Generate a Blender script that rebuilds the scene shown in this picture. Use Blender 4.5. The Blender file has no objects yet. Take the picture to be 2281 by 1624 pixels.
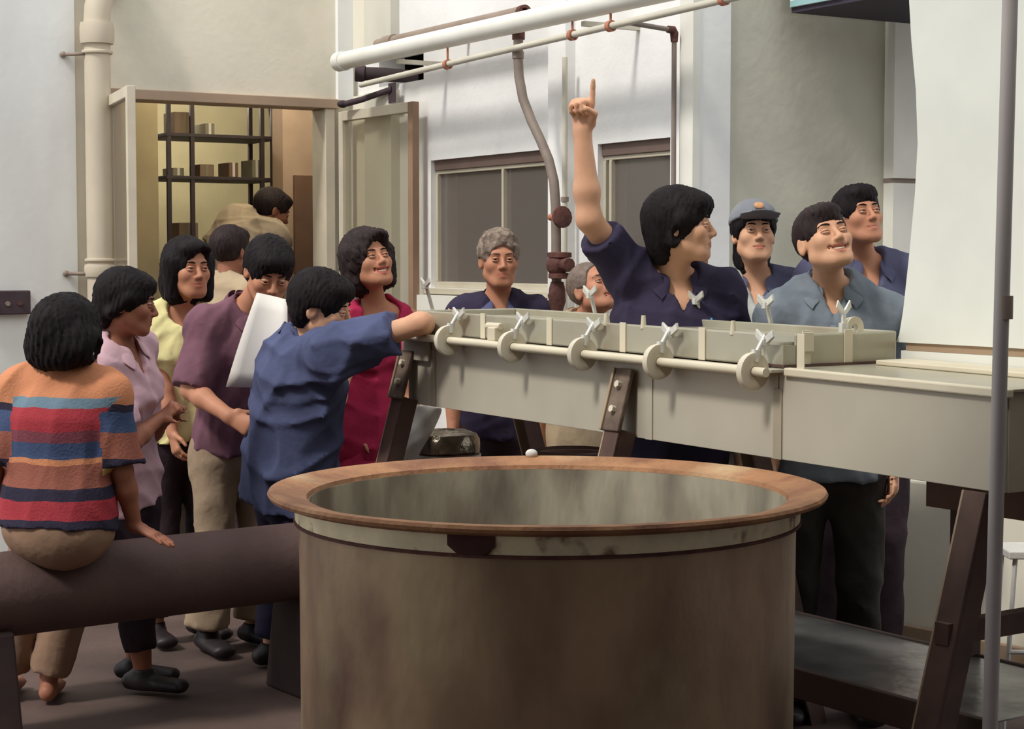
import bpy, bmesh, math, random
import numpy as np
from mathutils import Vector, Matrix

# ------------------------------------------------------------------ camera, light, exposure
SC = bpy.context.scene
COL = SC.collection
FPX = 4000.0                      # focal length in pixels of the 2281 x 1624 frame
CAM_Z = 1.48
PITCH = math.atan(237.0 / FPX)
cam_d = bpy.data.cameras.new('camera')
cam_d.sensor_fit = 'HORIZONTAL'
cam_d.sensor_width = 36.0
cam_d.lens = FPX / 2281.0 * 36.0
cam_d.clip_end = 200
cam = bpy.data.objects.new('camera', cam_d)
cam.location = (0, 0, CAM_Z)
cam.rotation_euler = (math.pi / 2 - PITCH, 0, 0)
COL.objects.link(cam)
SC.camera = cam

W = bpy.data.worlds.new('overcast_sky')
SC.world = W
W.use_nodes = True
bg = W.node_tree.nodes['Background']
bg.inputs[0].default_value = (0.965, 0.985, 1.0, 1)
bg.inputs[1].default_value = 1.36

sun_d = bpy.data.lights.new('sun', 'SUN')
sun_d.energy = 2.4
sun_d.angle = math.radians(9)
sun_d.color = (1.0, 0.96, 0.895)
sun = bpy.data.objects.new('sun', sun_d)
COL.objects.link(sun)
sun.location = (-4, 1, 8)
sun.rotation_euler = Vector((0.50, 0.44, -0.80)).to_track_quat('-Z', 'Y').to_euler()

SC.view_settings.view_transform = 'Standard'
SC.view_settings.look = 'None'
SC.view_settings.gamma = 1.0
SC.view_settings.use_curve_mapping = False
SC.view_settings.exposure = 0.0

# ------------------------------------------------------------------ geometry helpers
A3 = lambda *v: np.array(v, dtype=np.float64)
def nrm(v):
    v = np.asarray(v, dtype=np.float64)
    return v / (np.linalg.norm(v) + 1e-12)
def Rz(a): c, s = math.cos(a), math.sin(a); return np.array([[c, -s, 0], [s, c, 0], [0, 0, 1.0]])
def Rx(a): c, s = math.cos(a), math.sin(a); return np.array([[1.0, 0, 0], [0, c, -s], [0, s, c]])
def Ry(a): c, s = math.cos(a), math.sin(a); return np.array([[c, 0, s], [0, 1.0, 0], [-s, 0, c]])
rad = math.radians

def ray(px, py):
    x, y = (px - 1140.5) / FPX, -(py - 812.0) / FPX
    c, s = math.cos(PITCH), math.sin(PITCH)
    return A3(x, c + y * s, y * c - s)
def P(px, py, d):                     # the point at depth d (metres in front of the camera)
    r = ray(px, py)
    return A3(0, 0, CAM_Z) + r * (d / r[1])

# yard frame: a runs along the window wall towards the camera, b runs along the door wall
C0 = A3(-0.825, 9.57, 0)
U = nrm(A3(0.5145, -0.8575, 0)); V = nrm(A3(0.8575, 0.5145, 0)); Z = A3(0, 0, 1)
def Y(a, b, z=0.0): return C0 + U * a + V * b + Z * z
def on_b(px, py, b):                  # the point of the plane b = const seen at a pixel
    r = ray(px, py); o = A3(0, 0, CAM_Z)
    t = (b - np.dot(o - C0, V)) / np.dot(r, V)
    return o + r * t
def on_a(px, py, a):
    r = ray(px, py); o = A3(0, 0, CAM_Z)
    t = (a - np.dot(o - C0, U)) / np.dot(r, U)
    return o + r * t
def ab(p): return float(np.dot(p - C0, U)), float(np.dot(p - C0, V)), float(p[2])

class MB:
    """collects shapes in world coordinates, links them as one mesh"""
    def __init__(s): s.v = []; s.f = []; s.m = []
    def add(s, vs, fs, mi=0):
        o = len(s.v)
        s.v.extend([tuple(map(float, q)) for q in vs]); s.f.extend([tuple(i + o for i in f) for f in fs]); s.m.extend([mi] * len(fs)); return s
    def hexa(s, c8, mi=0):            # bottom 4 then top 4, same order round
        return s.add(c8, [(3, 2, 1, 0), (4, 5, 6, 7), (0, 1, 5, 4), (1, 2, 6, 5), (2, 3, 7, 6), (3, 0, 4, 7)], mi)
    def obox(s, c, ax, h, mi=0):
        c = np.asarray(c); x, y, z = [np.asarray(ax[i]) * h[i] for i in range(3)]
        return s.hexa([c - x - y - z, c + x - y - z, c + x + y - z, c - x + y - z, c - x - y + z, c + x - y + z, c + x + y + z, c - x + y + z], mi)
    def box(s, lo, hi, mi=0):
        lo, hi = np.asarray(lo), np.asarray(hi)
        return s.obox((lo + hi) / 2, (A3(1, 0, 0), A3(0, 1, 0), A3(0, 0, 1)), np.abs(hi - lo) / 2, mi)
    def ybox(s, a0, a1, b0, b1, z0, z1, mi=0):
        return s.obox(Y((a0 + a1) / 2, (b0 + b1) / 2, (z0 + z1) / 2), (V, -U, Z), (abs(b1 - b0) / 2, abs(a1 - a0) / 2, abs(z1 - z0) / 2), mi)
    def tube(s, pts, r, n=12, cap=True, mi=0, flat=None):
        pts = [np.asarray(p, dtype=float) for p in pts]; k = len(pts)
        rs = [r] * k if np.isscalar(r) else list(r)
        tg = [nrm(pts[min(i + 1, k - 1)] - pts[max(i - 1, 0)]) for i in range(k)]
        ref = A3(0, 0, 1) if abs(tg[0][2]) < .9 else A3(1, 0, 0)
        if flat is not None: ref = np.asarray(flat[0], dtype=float)
        vs = []; 
        for i in range(k):
            n1 = nrm(ref - tg[i] * np.dot(ref, tg[i])); n2 = np.cross(tg[i], n1); ref = n1
            fy = 1.0 if flat is None else flat[1]
            for j in range(n):
                a = 2 * math.pi * j / n
                vs.append(pts[i] + (n1 * math.cos(a) * fy + n2 * math.sin(a)) * rs[i])
        fs = [(i * n + j, i * n + (j + 1) % n, (i + 1) * n + (j + 1) % n, (i + 1) * n + j) for i in range(k - 1) for j in range(n)]
        if cap: fs += [tuple(range(n - 1, -1, -1)), tuple((k - 1) * n + j for j in range(n))]
        return s.add(vs, fs, mi)
    def lathe(s, prof, c, axis=None, n=48, close=False, mi=0):
        c = np.asarray(c, dtype=float); ax = A3(0, 0, 1) if axis is None else nrm(axis)
        ref = A3(1, 0, 0) if abs(ax[0]) < .9 else A3(0, 1, 0)
        e1 = nrm(ref - ax * np.dot(ref, ax)); e2 = np.cross(ax, e1)
        vs = [c + ax * z + (e1 * math.cos(2 * math.pi * j / n) + e2 * math.sin(2 * math.pi * j / n)) * r for r, z in prof for j in range(n)]
        k = len(prof); rng = range(k) if close else range(k - 1)
        fs = [(i * n + j, i * n + (j + 1) % n, ((i + 1) % k) * n + (j + 1) % n, ((i + 1) % k) * n + j) for i in rng for j in range(n)]
        if not close: fs += [tuple(range(n - 1, -1, -1)), tuple((k - 1) * n + j for j in range(n))]
        return s.add(vs, fs, mi)
    def ball(s, c, r, R=None, n=12, m=8, mi=0):
        c = np.asarray(c, dtype=float); rr = A3(r, r, r) if np.isscalar(r) else np.asarray(r)
        vs = [A3(0, 0, 1)] + [A3(math.sin(math.pi * i / m) * math.cos(2 * math.pi * j / n), math.sin(math.pi * i / m) * math.sin(2 * math.pi * j / n), math.cos(math.pi * i / m)) for i in range(1, m) for j in range(n)] + [A3(0, 0, -1)]
        vs = [c + ((R @ (q * rr)) if R is not None else q * rr) for q in vs]
        fs = [(0, 1 + j, 1 + (j + 1) % n) for j in range(n)]
        fs += [(1 + i * n + j, 1 + (i + 1) * n + j, 1 + (i + 1) * n + (j + 1) % n, 1 + i * n + (j + 1) % n) for i in range(m - 2) for j in range(n)]
        e = len(vs) - 1; o = 1 + (m - 2) * n
        fs += [(e, o + (j + 1) % n, o + j) for j in range(n)]
        return s.add(vs, fs, mi)
    def build(s, name, mat, parent=None, smooth=False, bevel=0.0, origin=None):
        me = bpy.data.meshes.new(name)
        o0 = root_loc(parent) if parent is not None else (np.zeros(3) if origin is None else np.asarray(origin, dtype=float))
        vv = np.array(s.v) - o0
        me.from_pydata(vv.tolist(), [], s.f)
        ms = mat if isinstance(mat, (list, tuple)) else [mat]
        for m in ms: me.materials.append(MAT[m])
        if len(ms) > 1: me.polygons.foreach_set('material_index', s.m)
        bm = bmesh.new(); bm.from_mesh(me); bmesh.ops.recalc_face_normals(bm, faces=bm.faces); bm.to_mesh(me); bm.free()
        if smooth: me.shade_smooth() if smooth is True else me.shade_auto_smooth() if hasattr(me, 'shade_auto_smooth') else me.shade_smooth()
        ob = bpy.data.objects.new(name, me); COL.objects.link(ob)
        if parent is not None: ob.parent = parent
        else: ob.location = o0
        if smooth == 'auto': auto_smooth(ob)
        if bevel:
            b = ob.modifiers.new('bevel', 'BEVEL'); b.width = bevel; b.segments = 2; b.limit_method = 'ANGLE'; b.angle_limit = rad(40)
        return ob
def auto_smooth(ob, ang=rad(40)):
    me = ob.data; me.shade_smooth()
    bm = bmesh.new(); bm.from_mesh(me)
    for e in bm.edges:
        if len(e.link_faces) == 2 and e.calc_face_angle(0) > ang: e.smooth = False
    bm.to_mesh(me); bm.free()
def root_loc(o):
    while o.parent is not None: o = o.parent
    return np.array(o.location)
def tag(o, label=None, cat=None, group=None, kind=None):
    if label: o['label'] = label
    if cat: o['category'] = cat
    if group: o['group'] = group
    if kind: o['kind'] = kind
    return o
def thing(name, label, cat, loc, group=None):
    o = bpy.data.objects.new(name, None); o.empty_display_size = .1; o.location = tuple(float(q) for q in loc); COL.objects.link(o)
    return tag(o, label, cat, group)
def part(name, mat, parent, fn, **kw):
    m = MB(); fn(m); return m.build(name, mat, parent, **kw)

# ------------------------------------------------------------------ materials
MAT = {}
def lin(c):
    return tuple(((v / 255) / 12.92 if v / 255 <= .04045 else (((v / 255) + .055) / 1.055) ** 2.4) for v in c)
def mat(name, rgb, rough=.7, metal=0.0, var=.12, scale=6.0, bump=0.0, bscale=40.0, stretch=(1, 1, 1), rgb2=None, spec=.35, detail=4, lo=.35, hi=.65):
    m = bpy.data.materials.new(name); m.use_nodes = True; nt = m.node_tree; N = nt.nodes; L = nt.links
    p = N['Principled BSDF']; p.inputs['Roughness'].default_value = rough; p.inputs['Metallic'].default_value = metal
    p.inputs['Specular IOR Level'].default_value = spec
    tc = N.new('ShaderNodeTexCoord'); mp = N.new('ShaderNodeMapping'); mp.inputs['Scale'].default_value = stretch
    L.new(tc.outputs['Object'], mp.inputs['Vector'])
    nz = N.new('ShaderNodeTexNoise'); nz.inputs['Scale'].default_value = scale; nz.inputs['Detail'].default_value = detail
    L.new(mp.outputs[0], nz.inputs['Vector'])
    rp = N.new('ShaderNodeValToRGB'); e = rp.color_ramp.elements
    c = lin(rgb)
    if rgb2 is None: c1 = tuple(v * (1 - var) for v in c); c2 = tuple(min(1, v * (1 + var)) for v in c)
    else: c1 = lin(rgb2); c2 = c
    e[0].position = lo; e[1].position = hi
    e[0].color = (*c1, 1); e[1].color = (*c2, 1)
    L.new(nz.outputs[0], rp.inputs[0]); L.new(rp.outputs[0], p.inputs['Base Color'])
    if bump:
        n2 = N.new('ShaderNodeTexNoise'); n2.inputs['Scale'].default_value = bscale; n2.inputs['Detail'].default_value = 3
        L.new(mp.outputs[0], n2.inputs['Vector'])
        bp = N.new('ShaderNodeBump'); bp.inputs['Strength'].default_value = bump; bp.inputs['Distance'].default_value = .01
        L.new(n2.outputs[0], bp.inputs['Height']); L.new(bp.outputs[0], p.inputs['Normal'])
    MAT[name] = m
    return m
def mix_stain(name, rgb, scale, lo, hi, stretch=(1, 1, 1), amount=1.0, gate=None):
    """lays a second noise-shaped colour over an existing material (dirt, rust, peeled paint)"""
    m = MAT[name]; nt = m.node_tree; N = nt.nodes; L = nt.links; p = N['Principled BSDF']
    src = p.inputs['Base Color'].links[0].from_socket
    tc = N.new('ShaderNodeTexCoord'); mp = N.new('ShaderNodeMapping'); mp.inputs['Scale'].default_value = stretch
    mp.inputs['Location'].default_value = (3.1, 1.7, 0.4)
    L.new(tc.outputs['Object'], mp.inputs['Vector'])
    nz = N.new('ShaderNodeTexNoise'); nz.inputs['Scale'].default_value = scale; nz.inputs['Detail'].default_value = 5
    L.new(mp.outputs[0], nz.inputs['Vector'])
    mr = N.new('ShaderNodeMapRange'); mr.inputs[1].default_value = lo; mr.inputs[2].default_value = hi; mr.inputs[4].default_value = amount
    L.new(nz.outputs[0], mr.inputs[0])
    fac = mr.outputs[0]
    if gate is not None:
        mu = N.new('ShaderNodeMath'); mu.operation = 'MULTIPLY'; L.new(fac, mu.inputs[0]); L.new(gate(nt, tc), mu.inputs[1]); fac = mu.outputs[0]
    mx = N.new('ShaderNodeMix'); mx.data_type = 'RGBA'
    L.new(fac, mx.inputs[0]); L.new(src, mx.inputs[6]); mx.inputs[7].default_value = (*lin(rgb), 1)
    L.new(mx.outputs[2], p.inputs['Base Color'])
def emit(name, rgb, strength):
    m = bpy.data.materials.new(name); m.use_nodes = True; nt = m.node_tree
    p = nt.nodes['Principled BSDF']; p.inputs['Base Color'].default_value = (*lin(rgb), 1)
    p.inputs['Emission Color'].default_value = (*lin(rgb), 1); p.inputs['Emission Strength'].default_value = strength
    MAT[name] = m
def glass(name, tint, gloss=.12, rough=.05, dust=.06):
    m = bpy.data.materials.new(name); m.use_nodes = True; nt = m.node_tree; N = nt.nodes; L = nt.links
    N.remove(N['Principled BSDF'])
    t = N.new('ShaderNodeBsdfTransparent'); t.inputs[0].default_value = (*tint, 1)
    g = N.new('ShaderNodeBsdfGlossy'); g.inputs['Roughness'].default_value = rough
    fr = N.new('ShaderNodeLayerWeight'); fr.inputs[0].default_value = .25
    pw = N.new('ShaderNodeMath'); pw.operation = 'MULTIPLY_ADD'; pw.inputs[1].default_value = .35; pw.inputs[2].default_value = gloss * .3; L.new(fr.outputs['Facing'], pw.inputs[0])
    mx = N.new('ShaderNodeMixShader'); L.new(pw.outputs[0], mx.inputs[0]); L.new(t.outputs[0], mx.inputs[1]); L.new(g.outputs[0], mx.inputs[2])
    df = N.new('ShaderNodeBsdfDiffuse'); df.inputs[0].default_value = (.5, .46, .42, 1)
    m2 = N.new('ShaderNodeMixShader'); m2.inputs[0].default_value = dust; L.new(mx.outputs[0], m2.inputs[1]); L.new(df.outputs[0], m2.inputs[2])
    L.new(m2.outputs[0], N['Material Output'].inputs[0]); MAT[name] = m

mat('white_plaster', (234, 233, 231), .85, var=.05, scale=2.5, bump=.15, bscale=30)
mix_stain('white_plaster', (204, 200, 190), 1.6, .52, .8, (1, 1, .35), .55)
mat('cream_plaster', (232, 224, 206), .85, var=.05, scale=2.0, bump=.15, bscale=30)
mix_stain('cream_plaster', (176, 176, 162), 1.1, .46, .70, (1, 1, .8), .85)
mat('cool_plaster', (234, 235, 232), .85, var=.04, scale=2.0, bump=.1, bscale=30)
mix_stain('cool_plaster', (190, 182, 180), 1.3, .5, .8, (1, 1, .3), .6)
mat('grey_concrete', (194, 191, 175), .9, var=.10, scale=2.2, bump=.25, bscale=25)
mix_stain('grey_concrete', (158, 152, 134), 2.0, .5, .75, (1, 1, .4), .7)
mat('pilaster_concrete', (206, 203, 190), .9, var=.09, scale=3, bump=.2, bscale=25, stretch=(1, 1, .3))
mat('pale_concrete', (226, 220, 204), .9, var=.06, scale=3, bump=.2, bscale=25, stretch=(1, 1, .3))
mat('floor_concrete', (86, 69, 63), .8, var=.25, scale=2.2, bump=.3, bscale=18)
mix_stain('floor_concrete', (58, 46, 46), 1.1, .48, .7, (1, 1, 1), .8)
mat('shade_board', (120, 112, 104), .9, var=.08)
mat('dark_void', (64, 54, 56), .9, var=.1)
mat('room_cream', (198, 188, 156), .9, var=.05)
mat('room_khaki', (172, 156, 124), .9, var=.06)
mat('room_mauve', (186, 160, 140), .9, var=.06)
mat('room_door', (120, 92, 76), .7, var=.08)
mat('door_frame', (172, 148, 126), .55, var=.08, scale=4)
mat('leaf_brown', (150, 122, 100), .55, var=.08)
mat('leaf_pale', (206, 196, 176), .55, var=.06)
mat('window_frame', (186, 178, 158), .5, var=.06)
mat('window_dark', (110, 92, 84), .6, var=.08)
glass('door_glass', (.93, .92, .88))
glass('window_glass', (.75, .70, .68), rough=.12, dust=.16)
mat('downpipe', (198, 186, 166), .6, var=.08, scale=5, stretch=(1, 1, .4))
mat('duct_white', (226, 224, 214), .55, var=.04)
mat('pipe_grey', (140, 124, 112), .6, var=.12)
mat('pipe_cream', (202, 196, 180), .55, var=.08)
mat('hose_grey', (128, 114, 104), .6, var=.15, scale=10)
mat('rust_dark', (92, 58, 52), .8, var=.25, scale=25, bump=.4, bscale=60)
mat('rust_red', (178, 116, 92), .75, var=.2, scale=20)
mat('thin_pipe', (132, 120, 112), .6, var=.1)
mat('steel_paint', (178, 170, 153), .5, var=.05, scale=3, stretch=(1, 1, 1))
mix_stain('steel_paint', (146, 136, 118), 2.2, .52, .8, (1, 1, .5), .6)
mat('steel_seam', (160, 150, 130), .55, var=.08)
mat('lid_steel', (170, 165, 146), .28, metal=.25, var=.07, scale=4)
mix_stain('lid_steel', (150, 134, 114), 5, .5, .75, (1, 1, 1), .6)
mat('rod_cream', (206, 196, 172), .45, var=.05)
mat('clamp_cream', (204, 195, 174), .45, var=.06)
mat('clamp_steel', (206, 204, 194), .35, metal=.35, var=.1, scale=30)
mat('leg_grey', (150, 138, 122), .7, var=.12, scale=8)
mat('bracket_grime', (122, 106, 92), .85, var=.25, scale=12, rgb2=(84, 68, 60), bump=.3)
mat('leg_brown', (86, 64, 56), .75, var=.2, scale=10)
mat('leg_edge_lit', (158, 138, 114), .7, var=.1)  # light on the left edges put into the colour
mat('housing_white', (216, 217, 208), .5, var=.03)
mat('housing_band', (156, 132, 108), .7, var=.06)
mat('grey_pipe', (168, 160, 157), .5, var=.06, scale=3)
mat('bench_iron', (86, 66, 62), .75, var=.14, scale=4, bump=.25, bscale=40)
mat('block_dark', (62, 48, 46), .9, var=.15)
mat('sign_teal', (150, 188, 190), .6, var=.1, scale=5)
mat('sign_white', (224, 230, 226), .6, var=.05)
mat('sign_navy', (62, 56, 68), .8, var=.06)
mat('vent_dark', (72, 58, 64), .8, var=.12, scale=8)
mat('bag_white', (204, 200, 194), .6, var=.08, scale=8, bump=.5, bscale=14)
mat('foil', (150, 140, 122), .25, metal=.7, var=.25, scale=25, bump=.6, bscale=30)
mat('drum_brown', (120, 92, 78), .7, var=.15)
mat('sheet_metal', (158, 156, 152), .3, metal=.75, var=.3, scale=7, bump=.2, bscale=20)
mat('sheet_edge', (92, 76, 70), .8, var=.1)
mat('dark_green', (58, 54, 50), .9, var=.15)
mat('paper', (226, 220, 212), .8, var=.02)
mat('cardboard', (132, 112, 92), .9, var=.1)
mat('box_grey', (138, 130, 110), .9, var=.1)
mat('rack_iron', (66, 56, 60), .6, var=.1)
mat('jar', (150, 138, 116), .4, var=.1)
emit('tube_light', (255, 248, 226), 48.0)

# vat: brownish steel with rust, a pale worn band under a rusty rim
mat('vat_body', (172, 144, 114), .5, metal=.2, var=.25, scale=4.0, bump=.25, bscale=22, stretch=(1, 1, .6), detail=9)
mix_stain('vat_body', (104, 76, 64), 2.6, .46, .68, (1, 1, .45), .85)
mix_stain('vat_body', (200, 184, 142), 2.0, .52, .74, (1.3, 1.3, .8), .65)
mat('vat_inside', (164, 156, 138), .45, metal=.25, var=.3, scale=8, bump=.35, bscale=24, stretch=(1, 1, .35), detail=8)
mix_stain('vat_inside', (100, 84, 72), 5.0, .44, .64, (1, 1, .35), .8)
mat('vat_rim', (158, 114, 80), .75, var=.14, scale=9, bump=.5, bscale=45, detail=8)
mix_stain('vat_rim', (112, 70, 52), 7.0, .46, .66, (1, 1, 1), .7)
mix_stain('vat_rim', (200, 178, 140), 3.0, .58, .74, (1, 1, 1), .7)
mat('vat_band', (226, 212, 176), .6, var=.15, scale=9, bump=.3, bscale=30)
mix_stain('vat_band', (110, 66, 50), 11.0, .56, .66, (1, 1, 1.0), .9)
mat('rust_patch', (74, 44, 40), .85, var=.2, scale=20)
# ------------------------------------------------------------------ the setting
def struct(name, m, fn, label=None, cat=None, **kw):
    o = part(name, m, None, fn, **kw); o['kind'] = 'structure'
    if label: o['label'] = label
    if cat: o['category'] = cat
    return o
WALL_H = 4.2
struct('floor', 'floor_concrete', lambda m: m.box((-9, -4, -.1), (9, 16, 0)), 'dark stained concrete floor of the yard', 'floor')

DB0, DB1, DZ = -1.33, -0.133, 2.262           # doorway in the left wall
def f(m):
    m.ybox(-.15, 0, -4.2, DB0, 0, WALL_H); m.ybox(-.15, 0, DB1, .15, 0, WALL_H); m.ybox(-.15, 0, DB0, DB1, DZ + .045, WALL_H)
struct('wall_left', 'cream_plaster', f, 'cream plaster wall above and around the open double doorway', 'wall')
struct('wall_far_left', 'cool_plaster', lambda m: m.ybox(-.10, .02, -4.2, -1.52, 0, WALL_H), 'cool white plaster wall left of the downpipe', 'wall')
# window wall with two window openings and a knocked-out hole for the pipes
W1A0, W1A1, W2A0, W2A1, WZ0, WZ1 = .829, 1.949, 2.305, 2.822, 1.335, 1.958
HA0, HA1, HZ0, HZ1 = .27, .757, 2.36, 2.52
WEND = 3.012
def f(m):
    m.ybox(0, WEND, 0, .15, 0, WZ0)
    m.ybox(0, W1A0, 0, .15, WZ0, WZ1); m.ybox(W1A1, W2A0, 0, .15, WZ0, WZ1); m.ybox(W2A1, WEND, 0, .15, WZ0, WZ1)
    m.ybox(0, WEND, 0, .15, WZ1, HZ0)
    m.ybox(0, HA0, 0, .15, HZ0, HZ1); m.ybox(HA1, WEND, 0, .15, HZ0, HZ1)
    m.ybox(0, WEND, 0, .15, HZ1, WALL_H)
struct('wall_center', 'white_plaster', f, 'white plaster wall with two dark windows', 'wall')
struct('wall_right', 'grey_concrete', lambda m: m.ybox(WEND - .16, WEND - .01, .1501, 4.6, 0, WALL_H), 'bare grey concrete wall behind the men on the right', 'wall')
# dark rooms behind the windows and the hole
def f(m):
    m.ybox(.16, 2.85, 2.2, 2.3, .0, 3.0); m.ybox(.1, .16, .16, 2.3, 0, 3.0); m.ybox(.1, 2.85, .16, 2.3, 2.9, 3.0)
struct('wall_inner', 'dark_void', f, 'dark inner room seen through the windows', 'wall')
# unseen roof and walls added to shade the foreground, closed behind the camera
struct('ceiling_shade', 'shade_board', lambda m: m.box((-7, -4, 3.5), (6.2, 2.75, 3.65)), 'added unseen roof shading the near part of the yard', 'ceiling')
struct('wall_shade_back', 'shade_board', lambda m: m.box((-7, -4.1, 0), (6.2, -4, 3.65)), 'added unseen wall blocking light behind the camera', 'wall')
struct('wall_shade_right', 'shade_board', lambda m: m.box((6.2, -4.1, 0), (6.3, 1.3, 3.65)), 'added unseen wall blocking light on the right of the camera', 'wall')
# pilasters / trims
def f(m): m.ybox(.2, .50, -.05, 0, 0, 2.33); m.ybox(.2, .50, -.05, 0, 2.55, WALL_H)
struct('trim_1', 'pilaster_concrete', f, 'grey concrete pilaster in the corner behind the glass door', 'pilaster')
def f(m): m.ybox(.0, .2, -.03, 0, 0, 2.33); m.ybox(.0, .2, -.03, 0, 2.55, WALL_H)
struct('trim_2', 'pale_concrete', f, 'pale concrete strip in the inner corner', 'pilaster')
struct('trim_3', 'cool_plaster', lambda m: m.ybox(0, .03, -.118, -.03, DZ + .045, WALL_H), 'white upright strip at the end of the doorway wall', 'pilaster')
struct('trim_4', 'duct_white', lambda m: m.ybox(2.93, WEND + .004, -.035, 0, 0, WALL_H), 'white strip at the corner beside the grey concrete wall', 'pilaster')
struct('trim_5', 'white_plaster', lambda m: m.ybox(1.99, 2.13, -.05, 0, 0, WALL_H), 'white pilaster between the two windows', 'pilaster')
_, bR, _ = ab(on_a(1990, 400, WEND + .05))
def f(m):
    m.ybox(WEND - .009, WEND + .05, bR, bR + .6, 0, 1.79); m.ybox(WEND - .009, WEND + .05, bR, bR + .6, 1.81, WALL_H)
    m.ybox(WEND - .009, WEND + .03, bR, bR + .6, 1.79, 1.81, 1)
struct('trim_6', ['duct_white', 'pipe_grey'], f, 'white pier with a dark joint right of the grey concrete wall', 'pilaster')
# under-window ledge
struct('trim_7', 'duct_white', lambda m: m.ybox(W1A0 - .06, W1A1 + .02, -.07, 0, WZ0 - .16, WZ0 - .035), 'white ledge under the wide window', 'ledge')

def window(name, a0, a1, mull, label):
    w = thing(name, label, 'window', Y((a0 + a1) / 2, .05, WZ0)); w['kind'] = 'structure'
    t = .022
    part('window_frame', 'window_frame', w, lambda m: m.ybox(a0, a1, .02, .08, WZ0, WZ0 + .03), bevel=.003)
    part('window_frame', 'window_dark', w, lambda m: m.ybox(a0, a1, .02, .08, WZ1 - .05, WZ1), bevel=.003)
    part('window_frame', 'window_frame', w, lambda m: m.ybox(a0 + .0, a1, .03, .07, WZ1 - .068, WZ1 - .0501), bevel=.003)
    for a in (a0, a1 - t): part('window_frame', 'window_frame', w, lambda m: m.ybox(a, a + t, .025, .075, WZ0 + .03, WZ1 - .068), bevel=.003)
    cuts = [a0 + t] + [v for v in mull] + [a1 - t]
    for v in mull: part('mullion', 'window_frame', w, lambda m: m.ybox(v - .009, v + .009, .025, .07, WZ0 + .03, WZ1 - .068), bevel=.003)
    for i in range(len(cuts) - 1):
        part('pane', 'window_glass', w, lambda m: m.ybox(cuts[i], cuts[i + 1], .046, .051, WZ0 + .03, WZ1 - .068))
    part('window_sill', 'window_frame', w, lambda m: m.ybox(a0 - .03, a1 + .03, -.03, .06, WZ0 - .03, WZ0 - .001), bevel=.004)
    return w
window('window_1', W1A0, W1A1, [1.474], 'wide dark two-pane window behind the grey-haired man')
window('window_2', W2A0, W2A1, [2.36], 'narrow dark window behind the raised arm')

# ------------------------------------------------------------------ doorway with open glazed leaves
d = thing('door_1', 'open double doorway with brown frame into the store room', 'doorway', Y(0, (DB0 + DB1) / 2, 0)); d['kind'] = 'structure'
part('door_head', 'door_frame', d, lambda m: m.ybox(-.15, .03, DB0 - .05, DB1 + .02, DZ, DZ + .05), bevel=.004)
part('door_jamb', 'leaf_pale', d, lambda m: m.ybox(-.15, .02, DB1 - .055, DB1, 0, DZ), bevel=.004)
part('door_jamb', 'door_frame', d, lambda m: m.ybox(-.15, .02, DB0, DB0 + .04, 0, DZ), bevel=.004)
def leaf(hinge, free, label, fm, edge_m, zt):
    h, fr = np.asarray(hinge), np.asarray(free); L = np.linalg.norm(fr - h); e = nrm(fr - h); n = np.cross(e, Z)
    t = thing('glass_door', label, 'door', h)
    c = lambda s0, s1, z0, z1, m, th=.02: m.obox(h + e * (s0 + s1) / 2 + Z * (z0 + z1) / 2, (e, n, Z), ((s1 - s0) / 2, th, (z1 - z0) / 2))
    part('stile', fm, t, lambda m: c(0, .045, .02, zt, m), bevel=.003)
    part('stile', edge_m, t, lambda m: c(L - .045, L, .02, zt, m), bevel=.003)
    part('rail', fm, t, lambda m: c(.045, L - .045, zt - .05, zt, m), bevel=.003)
    part('rail', fm, t, lambda m: c(.045, L - .045, .02, .16, m), bevel=.003)
    part('rail', fm, t, lambda m: c(.045, L - .045, .95, 1.0, m), bevel=.003)
    part('pane', 'door_glass', t, lambda m: c(.045, L - .045, 1.0, zt - .05, m, .003))
    part('pane', 'door_glass', t, lambda m: c(.045, L - .045, .16, .95, m, .003))
    def hd(m):
        q = h + e * (L - .022) + n * .05
        m.tube([q + Z * 1.0 - n * .03, q + Z * 1.0, q + Z * 1.12, q + Z * 1.12 - n * .03], .007, 8)
    part('handle', 'clamp_steel', t, hd, smooth=True)
pr = P(927, 600, 8.84); pr[2] = 0
leaf(Y(.03, -.10), pr, 'open glazed door leaf folded back beside the woman in red', 'leaf_pale', 'leaf_brown', 2.245)
pl = P(297, 600, 8.2); pl[2] = 0
leaf(Y(.03, -1.36), pl, 'open glazed door leaf seen nearly edge-on beside the downpipe', 'leaf_pale', 'leaf_pale', 2.262)

# store room behind the doorway
def f(m):
    m.ybox(-1.25, -1.1, -3.0, -.70, 0, 2.7); m.ybox(-1.25, -1.1, .03, 1.6, 0, 2.7); m.ybox(-1.25, -1.1, -.70, .03, 2.42, 2.7)
wi = struct('wall_partition', ['room_khaki'], lambda m: m.ybox(-1.25, -1.1, -3.0, -.70, 0, 2.7), 'khaki partition inside the store room', 'wall')
struct('wall_partition_right', ['room_mauve'], lambda m: m.ybox(-1.25, -1.1, .06, 1.8, 0, 2.7), 'mauve partition with a brown door inside the store room', 'wall')
struct('wall_back', 'room_cream', lambda m: m.ybox(-3.2, -3.1, -3, 2.4, 0, 2.8), 'cream back wall of the store room', 'wall')
struct('wall_store_side', 'room_cream', lambda m: (m.ybox(-3.1, -.16, 1.81, 1.9, 0, 2.8), m.ybox(-3.1, -.16, -3.1, -3.0, 0, 2.8)), 'side walls of the store room', 'wall')
struct('ceiling', 'room_cream', lambda m: m.ybox(-3.2, -.16, -3.1, 1.9, 2.8, 2.9), 'cream ceiling of the store room', 'ceiling')
d2 = thing('door_2', 'brown inner door on the mauve partition of the store room', 'door', Y(-1.09, .35, 0)); d2['kind'] = 'structure'
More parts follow.
